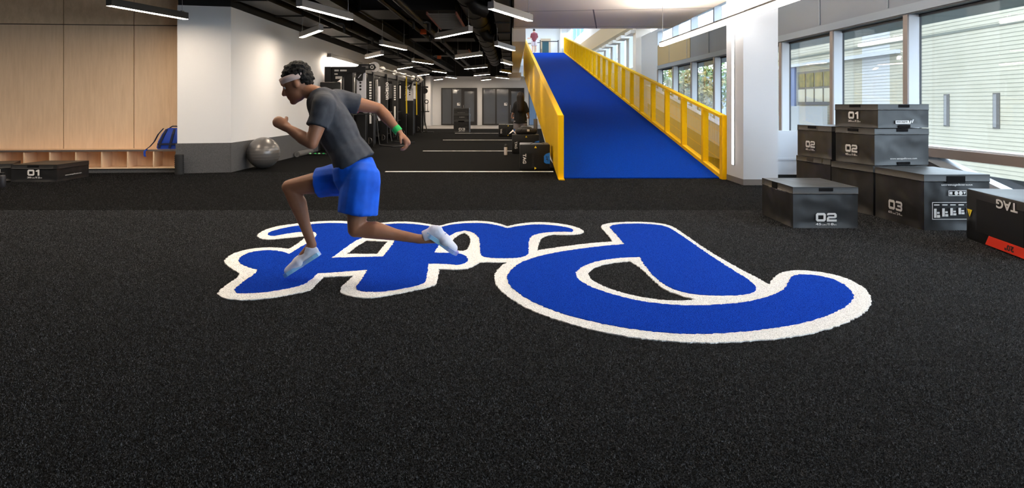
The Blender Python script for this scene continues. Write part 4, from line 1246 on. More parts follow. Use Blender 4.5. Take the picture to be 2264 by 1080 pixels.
# ================================================================== SOFT PLYO BOXES
def soft_box(name, label, near, rot, wid, dep, h, z0, left=(), right=(), side=(), seed=0, group='numbered soft plyo boxes', band=True, bump=0.020):
    """near: the corner towards the camera (x, y); the right face runs along +u, the left face back along +v"""
    rng = random.Random(seed)
    r_ = math.radians(rot)
    u = V(math.cos(r_), math.sin(r_), 0)
    v = V(-math.sin(r_), math.cos(r_), 0)
    o = V(near[0], near[1], z0)
    ctr = o + u * wid / 2 + v * dep / 2
    t = thing(name, label, 'plyo box', ctr, group)
    g = MB()
    NN = 18
    def face(p0, a, la, b, lb, nrm, amp):
        vs = []
        for i in range(NN + 1):
            for j in range(NN + 1):
                x, y = i / NN, j / NN
                p = p0 + a * (x * la) + b * (y * lb)
                e = min(x, 1 - x, y, 1 - y)
                k = min(1.0, e / 0.12)
                q = p * 3.1 + V(seed * 7.3, seed * 1.7, 0)
                nz = mnoise.noise(q) * 0.6 + mnoise.noise(V(q.x * 2.6, q.y * 2.6, q.z * 1.3)) * 0.3 + abs(mnoise.noise(V(q.x * 1.7 + q.z * 1.2, q.y * 1.7 - q.z * 1.1, q.z))) * 0.7
                vs.append(p - nrm * (amp * k * (0.55 + nz) * 0.8))
        fs = []
        for i in range(NN):
            for j in range(NN):
                a0 = i * (NN + 1) + j
                fs.append((a0, a0 + NN + 1, a0 + NN + 2, a0 + 1))
        g.add(vs, fs)
    zz = V(0, 0, 1)
    face(o, u, wid, zz, h, -v, bump)
    face(o + v * dep, u, wid, zz, h, v, bump)
    face(o, v, dep, zz, h, -u, bump)
    face(o + u * wid, v, dep, zz, h, u, bump)
    face(o + zz * h, u, wid, v, dep, zz, bump * 0.6)
    face(o, u, wid, v, dep, -zz, 0.0)
    bd = g.build('cover', 'box_black', t)
    bm = bmesh.new()
    bm.from_mesh(bd.data)
    bmesh.ops.remove_doubles(bm, verts=bm.verts[:], dist=0.002)
    bmesh.ops.recalc_face_normals(bm, faces=bm.faces[:])
    bm.to_mesh(bd.data)
    bm.free()
    for p in bd.data.polygons:
        p.use_smooth = True
    bd.data.set_sharp_from_angle(angle=math.radians(50))
    if band:
        e = 0.003
        hb = 0.078
        q = o - u * e - v * e + zz * (h - hb)
        W_, D_ = wid + 2 * e, dep + 2 * e
        th = 0.006
        b4 = MB()
        N2 = 30
        for (p0, a, la, nrm) in ((q, u, W_, -v), (q + u * W_, v, D_, u), (q + u * W_ + v * D_, -u, W_, v), (q + v * D_, -v, D_, -u)):
            vs, fs = [], []
            for i in range(N2 + 1):
                wv = 0.003 * mnoise.noise(V(i * 0.8 + seed * 9, la * 3, seed))
                p = p0 + a * (la * i / N2)
                vs += [p + zz * wv * 1.5 + nrm * wv * 0.5, p + zz * (0.006 + wv * 1.5) + nrm * 0.004, p + zz * 0.011 + nrm * 0.0005, p + zz * (hb - 0.002)]
            for i in range(N2):
                for k in range(3):
                    fs.append((i * 4 + k, (i + 1) * 4 + k, (i + 1) * 4 + k + 1, i * 4 + k + 1))
            b4.add(vs, fs)
        b4.build('lid_band', 'box_band', t, smooth=True)
    F_ = {'R': (o, u, wid, -v), 'L': (o + v * dep, -v, dep, -u), 'S': (o + u * wid, v, dep, u)}
    for sd_, items in (('R', right), ('L', left), ('S', side)):
        p0, a, la, nrm = F_[sd_]
        for it in items:
            kind = it[0]
            def P(x, y, out=0.004):
                return p0 + a * (x * la) + zz * (y * h) + nrm * out
            if kind == 'num':
                _, s_, sub, x, y, hh = it
                m1 = MB()
                put_digits(m1, s_, P(x, y), a, zz, hh)
                m1.build('number', 'print', t)
                m1 = MB()
                big = hh * 2.42
                xx = P(x, y) - zz * hh * 0.44 - a * hh * 0.03
                cm, inch = sub
                put_text(m1, cm, xx, a, zz, big * 0.27, hh * 0.27, 0.02)
                put_text(m1, 'CM', xx + a * big * 0.29, a, zz, big * 0.19, hh * 0.13, 0.02)
                put_text(m1, '/', xx + a * big * 0.52, a, zz, big * 0.07, hh * 0.28, 0.02)
                put_text(m1, inch, xx + a * big * 0.62, a, zz, big * 0.25, hh * 0.27, 0.02)
                put_text(m1, 'IN', xx + a * big * 0.89, a, zz, big * 0.11, hh * 0.13, 0.02)
                m1.build('size_lettering', 'print', t)
            elif kind == 'text':
                _, s_, x, y, wdt, hh, flip = it
                m1 = MB()
                if flip:
                    put_text(m1, s_, P(x + wdt / la, y) + zz * hh, -a, -zz, wdt, hh, 0.008)
                else:
                    put_text(m1, s_, P(x, y), a, zz, wdt, hh, 0.008)
                m1.build('web_lettering', 'print', t)
            elif kind == 'tab':
                _, x, y, wdt, hh = it
                MB().obox(P(x, y, 0.002), a * wdt, nrm * 0.007, zz * hh).build('velcro_tab', 'velcro', t)
            elif kind == 'frame':
                _, x, y, wdt, hh, k = it
                m1 = MB()
                tt = 0.006
                for (ax_, ay, bw, bh_) in ((0, 0, wdt, tt), (0, hh - tt, wdt, tt), (0, 0, tt, hh), (wdt - tt, 0, tt, hh)):
                    m1.obox(P(x, y, 0.003) + a * ax_ + zz * ay, a * bw, nrm * 0.001, zz * bh_)
                if k == 'boxes':
                    n6 = 6
                    for i in range(n6):
                        b_ = P(x, y, 0.003) + a * (0.02 + i * (wdt - 0.03) / n6) + zz * (0.02 + i * 0.012)
                        s6 = (wdt - 0.03) / n6 * 0.74
                        hh6 = hh * (0.52 - 0.05 * i)
                        m1.obox(b_, a * s6 * 0.42, nrm * 0.001, zz * hh6)
                        m1.obox(b_ + a * s6 * 0.5, a * s6 * 0.5, nrm * 0.001, zz * hh6 * 0.30)
                        m1.obox(b_ + a * s6 * 0.5 + zz * hh6 * 0.42, a * s6 * 0.42, nrm * 0.001, zz * hh6 * 0.22)
                        m1.obox(P(x, y, 0.003) + a * (0.02 + i * (wdt - 0.03) / n6) + zz * (hh - 0.035), a * s6 * 0.9, nrm * 0.001, zz * 0.012)
                elif k == 'icons':
                    m1.obox(P(x, y, 0.003) + a * 0.012 + zz * hh * 0.25, a * 0.03, nrm * 0.001, zz * hh * 0.5)
                    for i in range(2):
                        c_ = P(x, y, 0.003) + a * (wdt * 0.42 + i * wdt * 0.24) + zz * hh * 0.5
                        m1.tube(c_, c_ + nrm * 0.001, hh * 0.36, n=14)
                    c_ = P(x, y, 0.003) + a * wdt * 0.80 + zz * hh * 0.75
                    m1.poly_prism([c_, c_ + a * wdt * 0.14, c_ + a * wdt * 0.07 - zz * hh * 0.5], nrm * 0.001)
                elif k == 'logo':
                    m1.obox(P(x, y, 0.003) + a * tt, a * (wdt - 2 * tt), nrm * 0.0006, zz * (hh - tt))
                    c_ = P(x, y, 0.0035) + a * wdt
                    m1.obox(c_, a * 0.02 + zz * hh, nrm * 0.001, a * 0.018)
                    m1.obox(c_ + a * 0.035 + zz * hh * 0.3, a * 0.02 + zz * hh, nrm * 0.001, a * 0.016)
                m1.build('print_lettering', 'print', t)
                if k == 'logo':
                    m2 = MB()
                    put_text(m2, 'escape', P(x, y, 0.0052) + a * 0.012 + zz * hh * 0.22, a, zz, wdt * 0.82, hh * 0.55, 0.02)
                    m2.build('logo_lettering', 'print_dark', t)
    return t

WEB = 'www.escapefitness.com'
S02, S01, S03 = ('45', '18'), ('30', '12'), ('60', '24')
G = 'numbered soft plyo boxes'
# lone box in front
soft_box('plyo_box', 'lone black plyo box marked 02 standing in front of the stack on the open turf', (3.055, 7.42), -0.6, 0.70, 0.94, 0.45, 0.0,
         left=[('text', WEB, 0.24, 0.80, 0.52, 0.034, True), ('tab', 0.36, 0.83, 0.16, 0.075)],
         right=[('num', '02', S02, 0.35, 0.17, 0.093), ('tab', 0.40, 0.90, 0.15, 0.036)], seed=1)
# 03 box
soft_box('plyo_box', 'large black plyo box marked 03 at the front foot of the stack by the window', (4.395, 7.28), 1.5, 0.71, 0.93, 0.60, 0.0,
         left=[('num', '03', S03, 0.30, 0.235, 0.11)],
         right=[('text', WEB, 0.26, 0.79, 0.34, 0.030, True), ('tab', 0.34, 0.85, 0.20, 0.075), ('frame', 0.37, 0.62, 0.20, 0.058, 'icons'), ('frame', 0.12, 0.20, 0.56, 0.185, 'boxes')], seed=2)
# bottom row behind
soft_box('plyo_box', 'plain black plyo box at the foot of the stack, directly behind the box marked 03', (4.37, 8.26), 9.6, 0.74, 0.80, 0.60, 0.0, seed=3)
soft_box('plyo_box', 'plain black plyo box at the foot of the stack nearest the white column', (4.34, 9.30), 8.0, 0.74, 0.84, 0.60, 0.0, seed=4)
# second row
soft_box('plyo_box', 'black plyo box marked 02 in the second row, next to the white column', (4.36, 9.31), 8.0, 0.74, 0.84, 0.45, 0.602,
         left=[('num', '02', S02, 0.26, 0.29, 0.095), ('tab', 0.33, 0.90, 0.2, 0.036)], seed=5)
soft_box('plyo_box', 'black plyo box marked 02 under the topmost box of the stack', (4.44, 8.36), 9.0, 0.74, 0.76, 0.45, 0.602,
         left=[('num', '02', S02, 0.27, 0.30, 0.098), ('tab', 0.34, 0.90, 0.2, 0.036)],
         right=[('text', WEB, 0.28, 0.145, 0.37, 0.026, False), ('tab', 0.40, 0.915, 0.155, 0.036), ('tab', 0.42, 0.01, 0.17, 0.035)], seed=6)
soft_box('plyo_box', 'flat black plyo box marked 01, topmost of the stack by the window', (4.60, 8.58), 12.0, 0.745, 0.80, 0.30, 1.054,
         left=[('num', '01', S01, 0.33, 0.36, 0.095), ('tab', 0.36, 0.87, 0.2, 0.036)],
         right=[('frame', 0.34, 0.17, 0.20, 0.042, 'logo'), ('tab', 0.40, 0.86, 0.155, 0.036), ('tab', 0.40, 0.01, 0.17, 0.035)], seed=7)
# left side boxes
soft_box('plyo_box', 'low black plyo box marked 01 on the floor in front of the cubby bench', (-8.76, 11.94), 0.0, 0.80, 0.90, 0.30, 0.0,
         right=[('num', '01', S01, 0.36, 0.36, 0.105), ('tab', 0.36, 0.84, 0.2, 0.036)], side=[('text', WEB, 0.24, 0.26, 0.46, 0.03, False)], seed=8)
soft_box('plyo_box', 'low black plyo box marked 01, turned aslant and cut by the left picture edge', (-9.55, 11.79), 28, 0.76, 0.80, 0.30, 0.0,
         right=[('num', '01', S01, 0.50, 0.36, 0.10)], seed=9)
p = at_floor(5, 414)
t = thing('water_bottle', 'dark steel water bottle on the floor in front of the two low plyo boxes', 'bottle', (p.x, p.y, 0))
MB().lathe([(0.045, 0.0), (0.05, 0.01), (0.05, 0.17), (0.042, 0.195), (0.03, 0.205)], p, n=18).build('bottle_body', 'stanchion', t, smooth=True)
MB().lathe([(0.034, 0.20), (0.036, 0.205), (0.036, 0.235), (0.03, 0.24)], p, n=18).build('cap', 'tag_black', t, smooth=True)

# far stack of boxes by the glazed front
pq = at_floor(1003, 293)
YQ = pq.y
XQ = (1003 - 1132) / F * YQ
soft_box('plyo_box', 'dark plyo box marked 03 at the bottom of the far stack before the glazed doors', (XQ, YQ), -2, 0.76, 0.80, 0.60, 0.0,
         right=[('num', '03', S03, 0.33, 0.16, 0.13), ('tab', 0.3, 0.86, 0.3, 0.06)], seed=10)
soft_box('plyo_box', 'dark plyo box in the middle of the far stack in front of the glazed doors', (XQ, YQ), -2, 0.76, 0.80, 0.30, 0.602,
         right=[('text', WEB, 0.36, 0.45, 0.26, 0.035, False)], seed=11)
soft_box('plyo_box', 'dark plyo box on top of the far stack in front of the glazed doors', (XQ + .01, YQ), -1, 0.74, 0.78, 0.30, 0.904,
         right=[('text', WEB, 0.24, 0.22, 0.38, 0.02, False)], seed=12)

# ================================================================== TAGGED FOAM BOXES
def tag_box(name, label, near, rot, wid, dep, h, z0, style, seed=0):
    r_ = math.radians(rot)
    u = V(math.cos(r_), math.sin(r_), 0)
    v = V(-math.sin(r_), math.cos(r_), 0)
    o = V(near[0], near[1], z0)
    zz = V(0, 0, 1)
    t = thing(name, label, 'plyo box', o + u * wid / 2 + v * dep / 2, 'black foam boxes with sloping white brand print')
    g = MB().bbox(0, wid, 0, dep, 0, h, 0.022)
    g.v = [tuple(o + u * p[0] + v * p[1] + zz * p[2]) for p in g.v]
    g.build('cover', 'tag_black', t, smooth=True)
    n = -v
    def P(x, y, out=0.003):
        return o + u * (x * wid) + zz * (y * h) + n * out
    if style == 'up':
        m1 = MB()
        put_text(m1, 'TAG', P(0.10, 0.64), -zz, u, 0.20, 0.068, 0.03)
        m1.build('brand_lettering', 'print', t)
        MB().obox(P(0.26, 0.10, 0.0), u * wid * 0.22, n * 0.004, zz * h * 0.56).build('ribbed_patch', 'rig_black', t)
        for k in range(14):
            MB().obox(P(0.40, 0.12 + k * 0.037, 0.004), u * wid * 0.075, n * 0.004, zz * 0.010).build('patch_rib', 'box_band', t)
        c = P(0.52, 0.86)
        MB().poly_prism([c - u * 0.028, c + u * 0.028, c + zz * 0.048], n * 0.002).build('warning_triangle', 'warn', t)
        c = P(0.52, 0.09)
        MB().poly_prism([c - u * 0.022 - zz * 0.028, c + u * 0.026, c - u * 0.022 + zz * 0.028], n * 0.002).build('warning_triangle', 'warn', t)
        lb = MB().poly_prism([P(0.995, 0.26), P(0.995, 0.69), P(0.86, 0.64), P(0.80, 0.56), P(0.80, 0.32), P(0.86, 0.27)], n * 0.002).build('size_label', 'tag_blue', t)
        m1 = MB()
        put_text(m1, '24"', P(0.865, 0.56, 0.006), -zz, u, 0.11, 0.05, 0.02)
        m1.build('size_lettering', 'print_dark', lb)
        MB().ribbon([P(0.35, 1.0, -0.12) + zz * 0.004, P(0.45, 1.0, -0.12) + zz * 0.03, P(0.72, 1.0, -0.12) + zz * 0.03, P(0.82, 1.0, -0.12) + zz * 0.004], 0.04, 0.008, v).build('carry_strap', 'velcro', t)
    else:
        MB().obox(P(0.20, 0.22, -0.001), u * wid * 0.75, n * 0.004, zz * h * 0.62).build('side_patch', 'rig_black', t)
        m1 = MB()
        put_text(m1, 'TAG', P(0.87, 0.775, 0.006) + zz * 0.085, -u, -zz, 0.35, 0.085, 0.03)
        m1.build('brand_lettering', 'print', t)
        c = P(0.078, 0.60)
        MB().poly_prism([c - u * 0.05, c + u * 0.05, c - zz * 0.075], n * 0.002).build('warning_triangle', 'warn', t)
        m1 = MB()
        put_text(m1, '!', c + n * 0.003 - u * 0.006 - zz * 0.012, u, -zz, 0.011, 0.036, 0.02)
        m1.build('warning_lettering', 'print_dark', t)
        lb = MB().poly_prism([P(0.36, 0.03), P(0.985, 0.03), P(0.985, 0.21), P(0.42, 0.21)], n * 0.003).build('size_label', 'tag_red', t)
        m1 = MB()
        put_text(m1, '20"', P(0.82, 0.065, 0.009) + zz * 0.055, -u, -zz, 0.15, 0.055, 0.03)
        m1.build('size_lettering', 'print_dark', lb)
    return t
# right edge: its printed side is turned to the aisle, so the box frame runs towards the camera
fa, fb_ = V(4.575, 6.88, 0), V(4.42, 5.92, 0)
dd = (fb_ - fa).normalized()
rotR = math.degrees(math.atan2(dd.y, dd.x))
tag_box('plyo_box', 'black foam box cut by the picture edge, with red size label and upside down print', (fa.x, fa.y), rotR, 1.06, 0.61, 0.505, 0.0, 'down')
Y1 = 14.0
tag_box('plyo_box', 'black foam box with blue size label, nearest beside the yellow railing', (0.16, Y1), 0, 0.62, 0.76, 0.535, 0.0, 'up')
tag_box('plyo_box', 'black foam box behind the nearest one, carrying the black bag and white towel', (0.0, 18.95), 0, 0.76, 0.76, 0.52, 0.0, 'up')
tag_box('plyo_box', 'farthest black foam box, beyond the standing woman', (-0.58, 29.4), 0, 0.80, 0.76, 0.51, 0.0, 'up')

# white bottle on the turf
p = at_floor(1118, 343)
t = thing('water_bottle', 'white water bottle standing on the turf left of the black foam boxes', 'bottle', (p.x, p.y, 0))
MB().lathe([(0.040, 0.0), (0.043, 0.008), (0.043, 0.20), (0.038, 0.215)], p, n=18).build('bottle_body', 'bottle', t, smooth=True)
MB().lathe([(0.040, 0.214), (0.040, 0.262), (0.034, 0.268)], p, n=18).build('cap', 'lamp_dark', t, smooth=True)
MB().path([p + V(-0.03, 0, 0.265), p + V(-0.02, 0, 0.292), p + V(0.02, 0, 0.292), p + V(0.03, 0, 0.265)], 0.006).build('cap_loop', 'lamp_dark', t, smooth=True)
# bag and towel on the second box
t = thing('gym_bag', 'black gym bag slumped on top of the second foam box beside the railing', 'bag', (0.42, 19.3, 0.523))
g = MB().blob((0.20, 19.3, 0.60), (0.62, 19.35, 0.60), 0.10, 0.09, 1.2)
g.blob((0.32, 19.35, 0.66), (0.50, 19.35, 0.65), 0.10, 0.09)
g.v = [(p[0] + 0.012 * mnoise.noise(V(*p) * 9), p[1], max(0.523, p[2] + 0.02 * mnoise.noise(V(*p) * 7))) for p in g.v]
g.build('bag_body', 'bag_black', t, smooth='all')
MB().ribbon([V(0.22, 19.2, 0.60), V(0.32, 19.16, 0.72), V(0.44, 19.16, 0.73), V(0.52, 19.2, 0.64)], 0.03, 0.006, (0, 1, 0)).build('bag_handle', 'velcro', t)
MB().bbox(0.42, 0.49, 19.16, 19.20, 0.60, 0.66, 0.008).build('pale_patch', 'towel', t)
t = thing('towel', 'crumpled white towel on the edge of the second foam box, left of the black bag', 'towel', (0.06, 19.3, 0.523))
g = MB()
N_ = 14
vs, fs = [], []
for i in range(N_ + 1):
    for j in range(N_ + 1):
        x, y = i / N_, j / N_
        hgt = 0.13 * max(0, 1 - abs(x - 0.62) * 1.8) * (1 - abs(y - 0.5) * 0.8) + 0.02 * mnoise.noise(V(x * 5, y * 5, 3))
        vs.append((-0.10 + x * 0.20, 19.12 + y * 0.3, 0.526 + max(0, hgt)))
for i in range(N_):
    for j in range(N_):
        q = i * (N_ + 1) + j
        fs.append((q, q + N_ + 1, q + N_ + 2, q + 1))
g.add(vs, fs)
g.build('cloth', 'towel', t, smooth='all', fix=False)
t = thing('rolled_mat', 'dark rolled mat standing on end by the railing behind the black bag', 'mat', (0.74, 20.9, 0))
MB().tube((0.72, 20.9, 0), (0.72, 20.9, 0.92), 0.062, n=20).build('roll', 'skirt', t, smooth=True)
MB().path([(0.72 + 0.045 * (1 - a / 40) * math.cos(a * 0.5), 20.9 + 0.045 * (1 - a / 40) * math.sin(a * 0.5), 0.921) for a in range(38)], 0.003, 4).build('spiral_edge', 'roller_black', t)

# ================================================================== TRAINING RIG
RX = -4.55
rig = thing('training_rig', 'black multi-station training rig with silver posts and yellow straps along the left wall', 'rig', (-5.0, 20.4, 0))
def rb(x0, x1, y0, y1, z0, z1, nm, m='rig_black'):
    return MB().bbox(x0, x1, y0, y1, z0, z1, 0.006).build(nm, m, rig)
def ypx(px, X=RX):
    return X * F / (px - 1132.0)
# near end frame: wall panel, gusset arm and silver front post
rb(-5.62, -5.43, 20.45, 20.62, 0, 2.50, 'wall_post')
rb(-5.43, -4.40, 20.50, 20.58, 2.32, 2.50, 'end_arm')
gus = MB().poly_prism([(-5.43, 20.52, 2.33), (-4.95, 20.52, 2.33), (-5.02, 20.52, 2.22), (-5.36, 20.52, 1.98), (-5.43, 20.52, 1.98)], (0, 0.04, 0)).build('gusset', 'rig_black', rig)
for (x, z, w_, h_) in ((-5.33, 2.36, 0.13, 0.05), (-5.33, 2.26, 0.10, 0.04), (-5.16, 2.36, 0.20, 0.05), (-5.30, 2.13, 0.20, 0.08)):
    MB().obox((x, 20.49, z), V(w_, 0, 0), V(0, 0.005, 0), V(0, 0, h_)).build('cutout_plate', 'chrome', rig)
rb(-5.05, -4.80, 20.55, 20.75, 0, 2.34, 'inner_post')
def silver_post(y, sc=1.0):
    p = rb(RX - 0.13, RX + 0.13, y - 0.02, y + 0.10, 1.55, 2.50, 'silver_post', 'rig_silver')
    rb(RX - 0.13, RX + 0.13, y - 0.02, y + 0.10, 0.0, 1.55, 'lower_post', 'rig_black')
    for z in (2.02, 1.92, 1.82):
        MB().tube((RX - 0.02, y - 0.028, z), (RX - 0.02, y - 0.02, z), 0.032, n=14).build('pin_hole', 'rig_black', rig)
    # elbow badge
    k = y - 0.03
    bd = MB().poly_prism([(RX - 0.14, k, 2.13), (RX - 0.05, k, 2.06), (RX + 0.05, k, 2.08), (RX + 0.07, k, 2.28), (RX + 0.16, k, 2.40), (RX + 0.40, k, 2.40), (RX + 0.46, k, 2.48), (RX + 0.40, k, 2.58), (RX - 0.04, k, 2.58), (RX - 0.14, k, 2.48)], (0, -0.04, 0)).build('elbow_badge', 'rig_black', rig)
    MB().obox((RX - 0.09, k - 0.043, 2.16), V(0.03, 0, 0), V(0, 0.003, 0), V(0.09, 0, 0.11)).build('badge_plate', 'rig_silver', bd)
    MB().obox((RX - 0.08, k - 0.043, 2.42), V(0.03, 0, 0.03), V(0, 0.003, 0), V(0.07, 0, -0.07)).build('badge_plate', 'rig_silver', bd)
    MB().obox((RX + 0.03, k - 0.043, 2.45), V(0.20, 0, 0), V(0, 0.003, 0), V(0, 0, 0.08)).build('badge_plate', 'skirt', bd)
    MB().path([V(RX + 0.34 + 0.045 * math.cos(a * 0.785), k - 0.044, 2.49 + 0.045 * math.sin(a * 0.785)) for a in range(9)], 0.012, 6).build('badge_ring', 'print', bd)
    wh = MB().lathe([(0.05, -0.05), (0.15, -0.045), (0.16, -0.02), (0.16, 0.02), (0.15, 0.045), (0.05, 0.05)], (RX + 0.38, y + 0.10, 2.50), (0, 1, 0), 28).build('roller_wheel', 'medball_w', rig, smooth=True)
silver_post(20.6)
silver_post(ypx(907))
# front uprights
def upright(px, wpx, z1, dots=False, word=None, seed=0):
    y = ypx(px)
    hw = wpx / 2 / F * y
    up = rb(RX - hw, RX + hw, y, y + 0.12, 0, z1, 'upright')
    if dots:
        for k in range(7):
            MB().box(RX - 0.035, RX + 0.035, y - 0.006, y, 2.05 - k * 0.085, 2.10 - k * 0.085).build('index_mark', 'print', rig)
        MB().box(RX - 0.03, RX + 0.03, y - 0.006, y, 0.75, 1.30).build('index_strip', 'print', rig)
    if word:
        m1 = MB()
        put_text(m1, word, (RX + 0.06 - 0.02, y - 0.008, 2.16), (0, 0, -1), (1, 0, 0), 0.62, 0.155, 0.02)
        m1.build('post_lettering', 'print', rig)
    # D ring near the foot
    MB().path([V(RX - 0.05 + 0.10 * math.cos(a), y - 0.02, 0.20 + 0.10 * math.sin(a)) for a in [(-1.57 + 3.14 * q / 12) for q in range(13)]] + [V(RX - 0.05, y - 0.02, 0.10)], 0.009, 6).build('storage_ring', 'chrome', rig, smooth=True)
    return y
upright(819, 13, 2.50, dots=True)
upright(848, 16, 2.45, word='octagon')
upright(873, 12, 2.50, dots=True)
upright(892, 12, 2.45, word='octagon')
upright(925, 12, 2.55)
rb(RX + 0.02, RX + 0.09, ypx(829), ypx(829) + 0.05, 0.9, 2.2, 'guide_rod', 'chrome')
rb(RX - 0.09, RX - 0.02, ypx(842), ypx(842) + 0.05, 0.8, 2.0, 'guide_rod', 'rig_silver')
# top tube with collars, long beams, wall posts and shelves
MB().tube((RX + 0.15, 21.0, 2.58), (RX + 0.15, 33.6, 2.58), 0.042, n=14).build('top_tube', 'chrome', rig, smooth=True)
for y in (23.2, 25.6, 28.0, 30.4, 32.6):
    MB().tube((RX + 0.15, y, 2.58), (RX + 0.15, y + 0.08, 2.58), 0.085, n=14).build('collar', 'chrome', rig, smooth=True)
rb(RX - 0.06, RX + 0.06, 20.7, 33.4, 2.34, 2.48, 'front_beam')
rb(-5.60, -5.48, 20.7, 33.4, 2.34, 2.48, 'rear_beam')
for y in (23.5, 26.5, 29.7, 33.2):
    rb(-5.60, -5.48, y, y + 0.12, 0, 2.48, 'rear_post')
    rb(-5.48, RX, y, y + 0.10, 2.30, 2.40, 'cross_beam')
for z in (0.25, 0.70, 1.05):
    rb(-5.5, RX - 0.1, 23.6, 26.4, z, z + 0.03, 'shelf')
    rb(-5.5, RX - 0.1, 26.7, 29.6, z, z + 0.03, 'shelf')
rb(-5.5, RX - 0.12, 21.0, 23.4, 0.0, 1.05, 'weight_cabinet')
rb(-5.5, RX - 0.12, 30.7, 33.1, 0.0, 1.65, 'weight_cabinet')
for (a_, b_) in ((20.7, 21.55), (22.35, 24.0), (24.25, 26.9), (27.6, 29.9), (30.2, 33.4)):
    rb(-5.58, -5.54, a_, b_, 0.05, 2.34, 'back_panel')
for px_s, z0 in ((898.5, 1.0), (921, 0.9)):
    y = ypx(px_s, RX + 0.17)
    MB().ribbon([V(RX + 0.17, y, 2.60), V(RX + 0.17, y - 0.02, 1.9), V(RX + 0.18, y, z0)], 0.05, 0.006, (1, 0, 0)).build('yellow_strap', 'strap_yellow', rig)
    MB().tube((RX + 0.10, y, z0 - 0.02), (RX + 0.26, y, z0 - 0.02), 0.02).build('strap_handle', 'rig_black', rig)
for (y, ph) in ((22.2, 0.0), (24.4, 1.0)):
    MB().path([V(RX + 0.12, y, 1.1), V(RX + 0.2, y - 0.1, 0.5), V(RX + 0.3, y - 0.3, 0.06), V(RX + 0.75, y - 0.5, 0.025), V(RX + 1.1, y - 0.2, 0.025)], 0.022, 7).build('battle_rope', 'rig_black', rig, smooth=True)
# medicine balls on the rig
for k, (x, z, m_, lab) in enumerate(((-4.63, 1.225, 'medball_p', 'pink and white medicine ball on the rig, beside the white one'), (-4.34, 1.225, 'medball_w', 'white medicine ball on the rig behind the runner'))):
    y = 20.25
    sh = None
    t = thing('medicine_ball', lab, 'ball', (x, y, z - 0.12), 'medicine balls on the rig')
    MB().ell((x, y, z), 0.125, 0.125, 0.13, 20, 14).build('ball_skin', m_, t, smooth='all')
    MB().path([V(x + 0.127 * math.cos(a * 0.2618), y, z + 0.132 * math.sin(a * 0.2618)) for a in range(25)], 0.006, 5).build('seam', 'rig_black', t, smooth='all')
rb(-4.80, -4.18, 20.10, 20.42, 1.065, 1.093, 'ball_tray')
for x in (-4.78, -4.20):
    rb(x - 0.015, x + 0.015, 20.40, 20.60, 1.03, 1.075, 'tray_bracket')
# dark padded board behind the runner
t = thing('padded_board', 'dark padded board with rounded corners leaning at the near end of the rig', 'board', (-5.2, 19.9, 0))
MB().bbox(-5.62, -5.02, 19.95, 20.05, 0.0, 2.02, 0.04).build('board', 'tag_black', t, smooth=True)
# separate cable stand at the far end of the rig
st = thing('cable_stand', 'thin black cable stand with pulley and bar at the far end of the rig', 'stand', ((933 - 1132) / F * 33.8, 33.8, 0))
sx, sy = (934 - 1132) / F * 33.8, 33.8
MB().tube((sx, sy, 0.03), (sx, sy, 2.62), 0.045, n=12).build('pole', 'rig_black', st, smooth=True)
MB().bbox(sx - 0.25, sx + 0.55, sy - 0.05, sy + 0.05, 0, 0.035, 0.006).build('base', 'rig_black', st)
MB().bbox(sx - 0.04, sx + 0.04, sy - 0.5, sy + 0.5, 0, 0.035, 0.006).build('base', 'rig_black', st)
MB().bbox(sx - 0.25, sx + 0.28, sy - 0.05, sy + 0.05, 2.20, 2.28, 0.006).build('head_bracket', 'rig_black', st)
MB().tube((sx + 0.12, sy, 2.05), (sx + 0.12, sy + 0.05, 2.05), 0.14, n=18).build('pulley', 'rig_black', st, smooth=True)
MB().path([V(sx + 0.20 + 0.09 * math.cos(a * 0.52), sy - 0.02, 1.52 + 0.09 * math.sin(a * 0.52)) for a in range(13)], 0.022, 6).build('pulley_ring', 'rig_black', st, smooth=True)
MB().tube((sx + 0.26, sy, 1.05), (sx + 0.26, sy, 1.45), 0.012).build('cable', 'rig_black', st)
MB().tube((sx - 0.20, sy - 0.03, 1.03), (sx + 0.34, sy - 0.03, 1.03), 0.026).build('pull_bar', 'rig_black', st, smooth=True)
MB().path([V(sx + 0.02, sy - 0.05, 2.2), V(sx + 0.05, sy - 0.1, 1.4), V(sx + 0.12, sy - 0.12, 0.6), V(sx + 0.26, sy - 0.2, 0.03)], 0.025, 7).build('rope', 'rig_black', st, smooth=True)
# stanchions on the upper level
for k, (pxs, lab) in enumerate(((1194.5, 'black belt stanchion at the top of the ramp, beside the standing man'), (1234, 'black belt stanchion at the top of the ramp near the yellow railing'))):
    x = (pxs - 1132) / F * 50.6
    t = thing('stanchion', lab, 'stanchion', (x, 50.6, TZ), 'belt stanchions')
    MB().lathe([(0.17, 0.0), (0.17, 0.02), (0.03, 0.05), (0.032, 0.9), (0.04, 0.91), (0.04, 0.98), (0.02, 1.0)], (x, 50.6, TZ), n=14).build('post', 'stanchion', t, smooth=True)
    if k == 1:
        x2 = (1195 - 1132) / F * 50.6 + 0.06
        MB().obox((x2, 50.59, TZ + 0.87), V(x - x2, 0, 0), V(0, 0.01, 0), V(0, 0, 0.07)).build('belt', 'stanchion', t)
    else:
        x2 = (1161 - 1132) / F * 51.5
        MB().obox((x2, 51.6, TZ + 0.80), V(x - x2, -1.0, 0.0), V(0, 0.01, 0), V(0, 0, 0.05)).build('belt', 'stanchion', t)

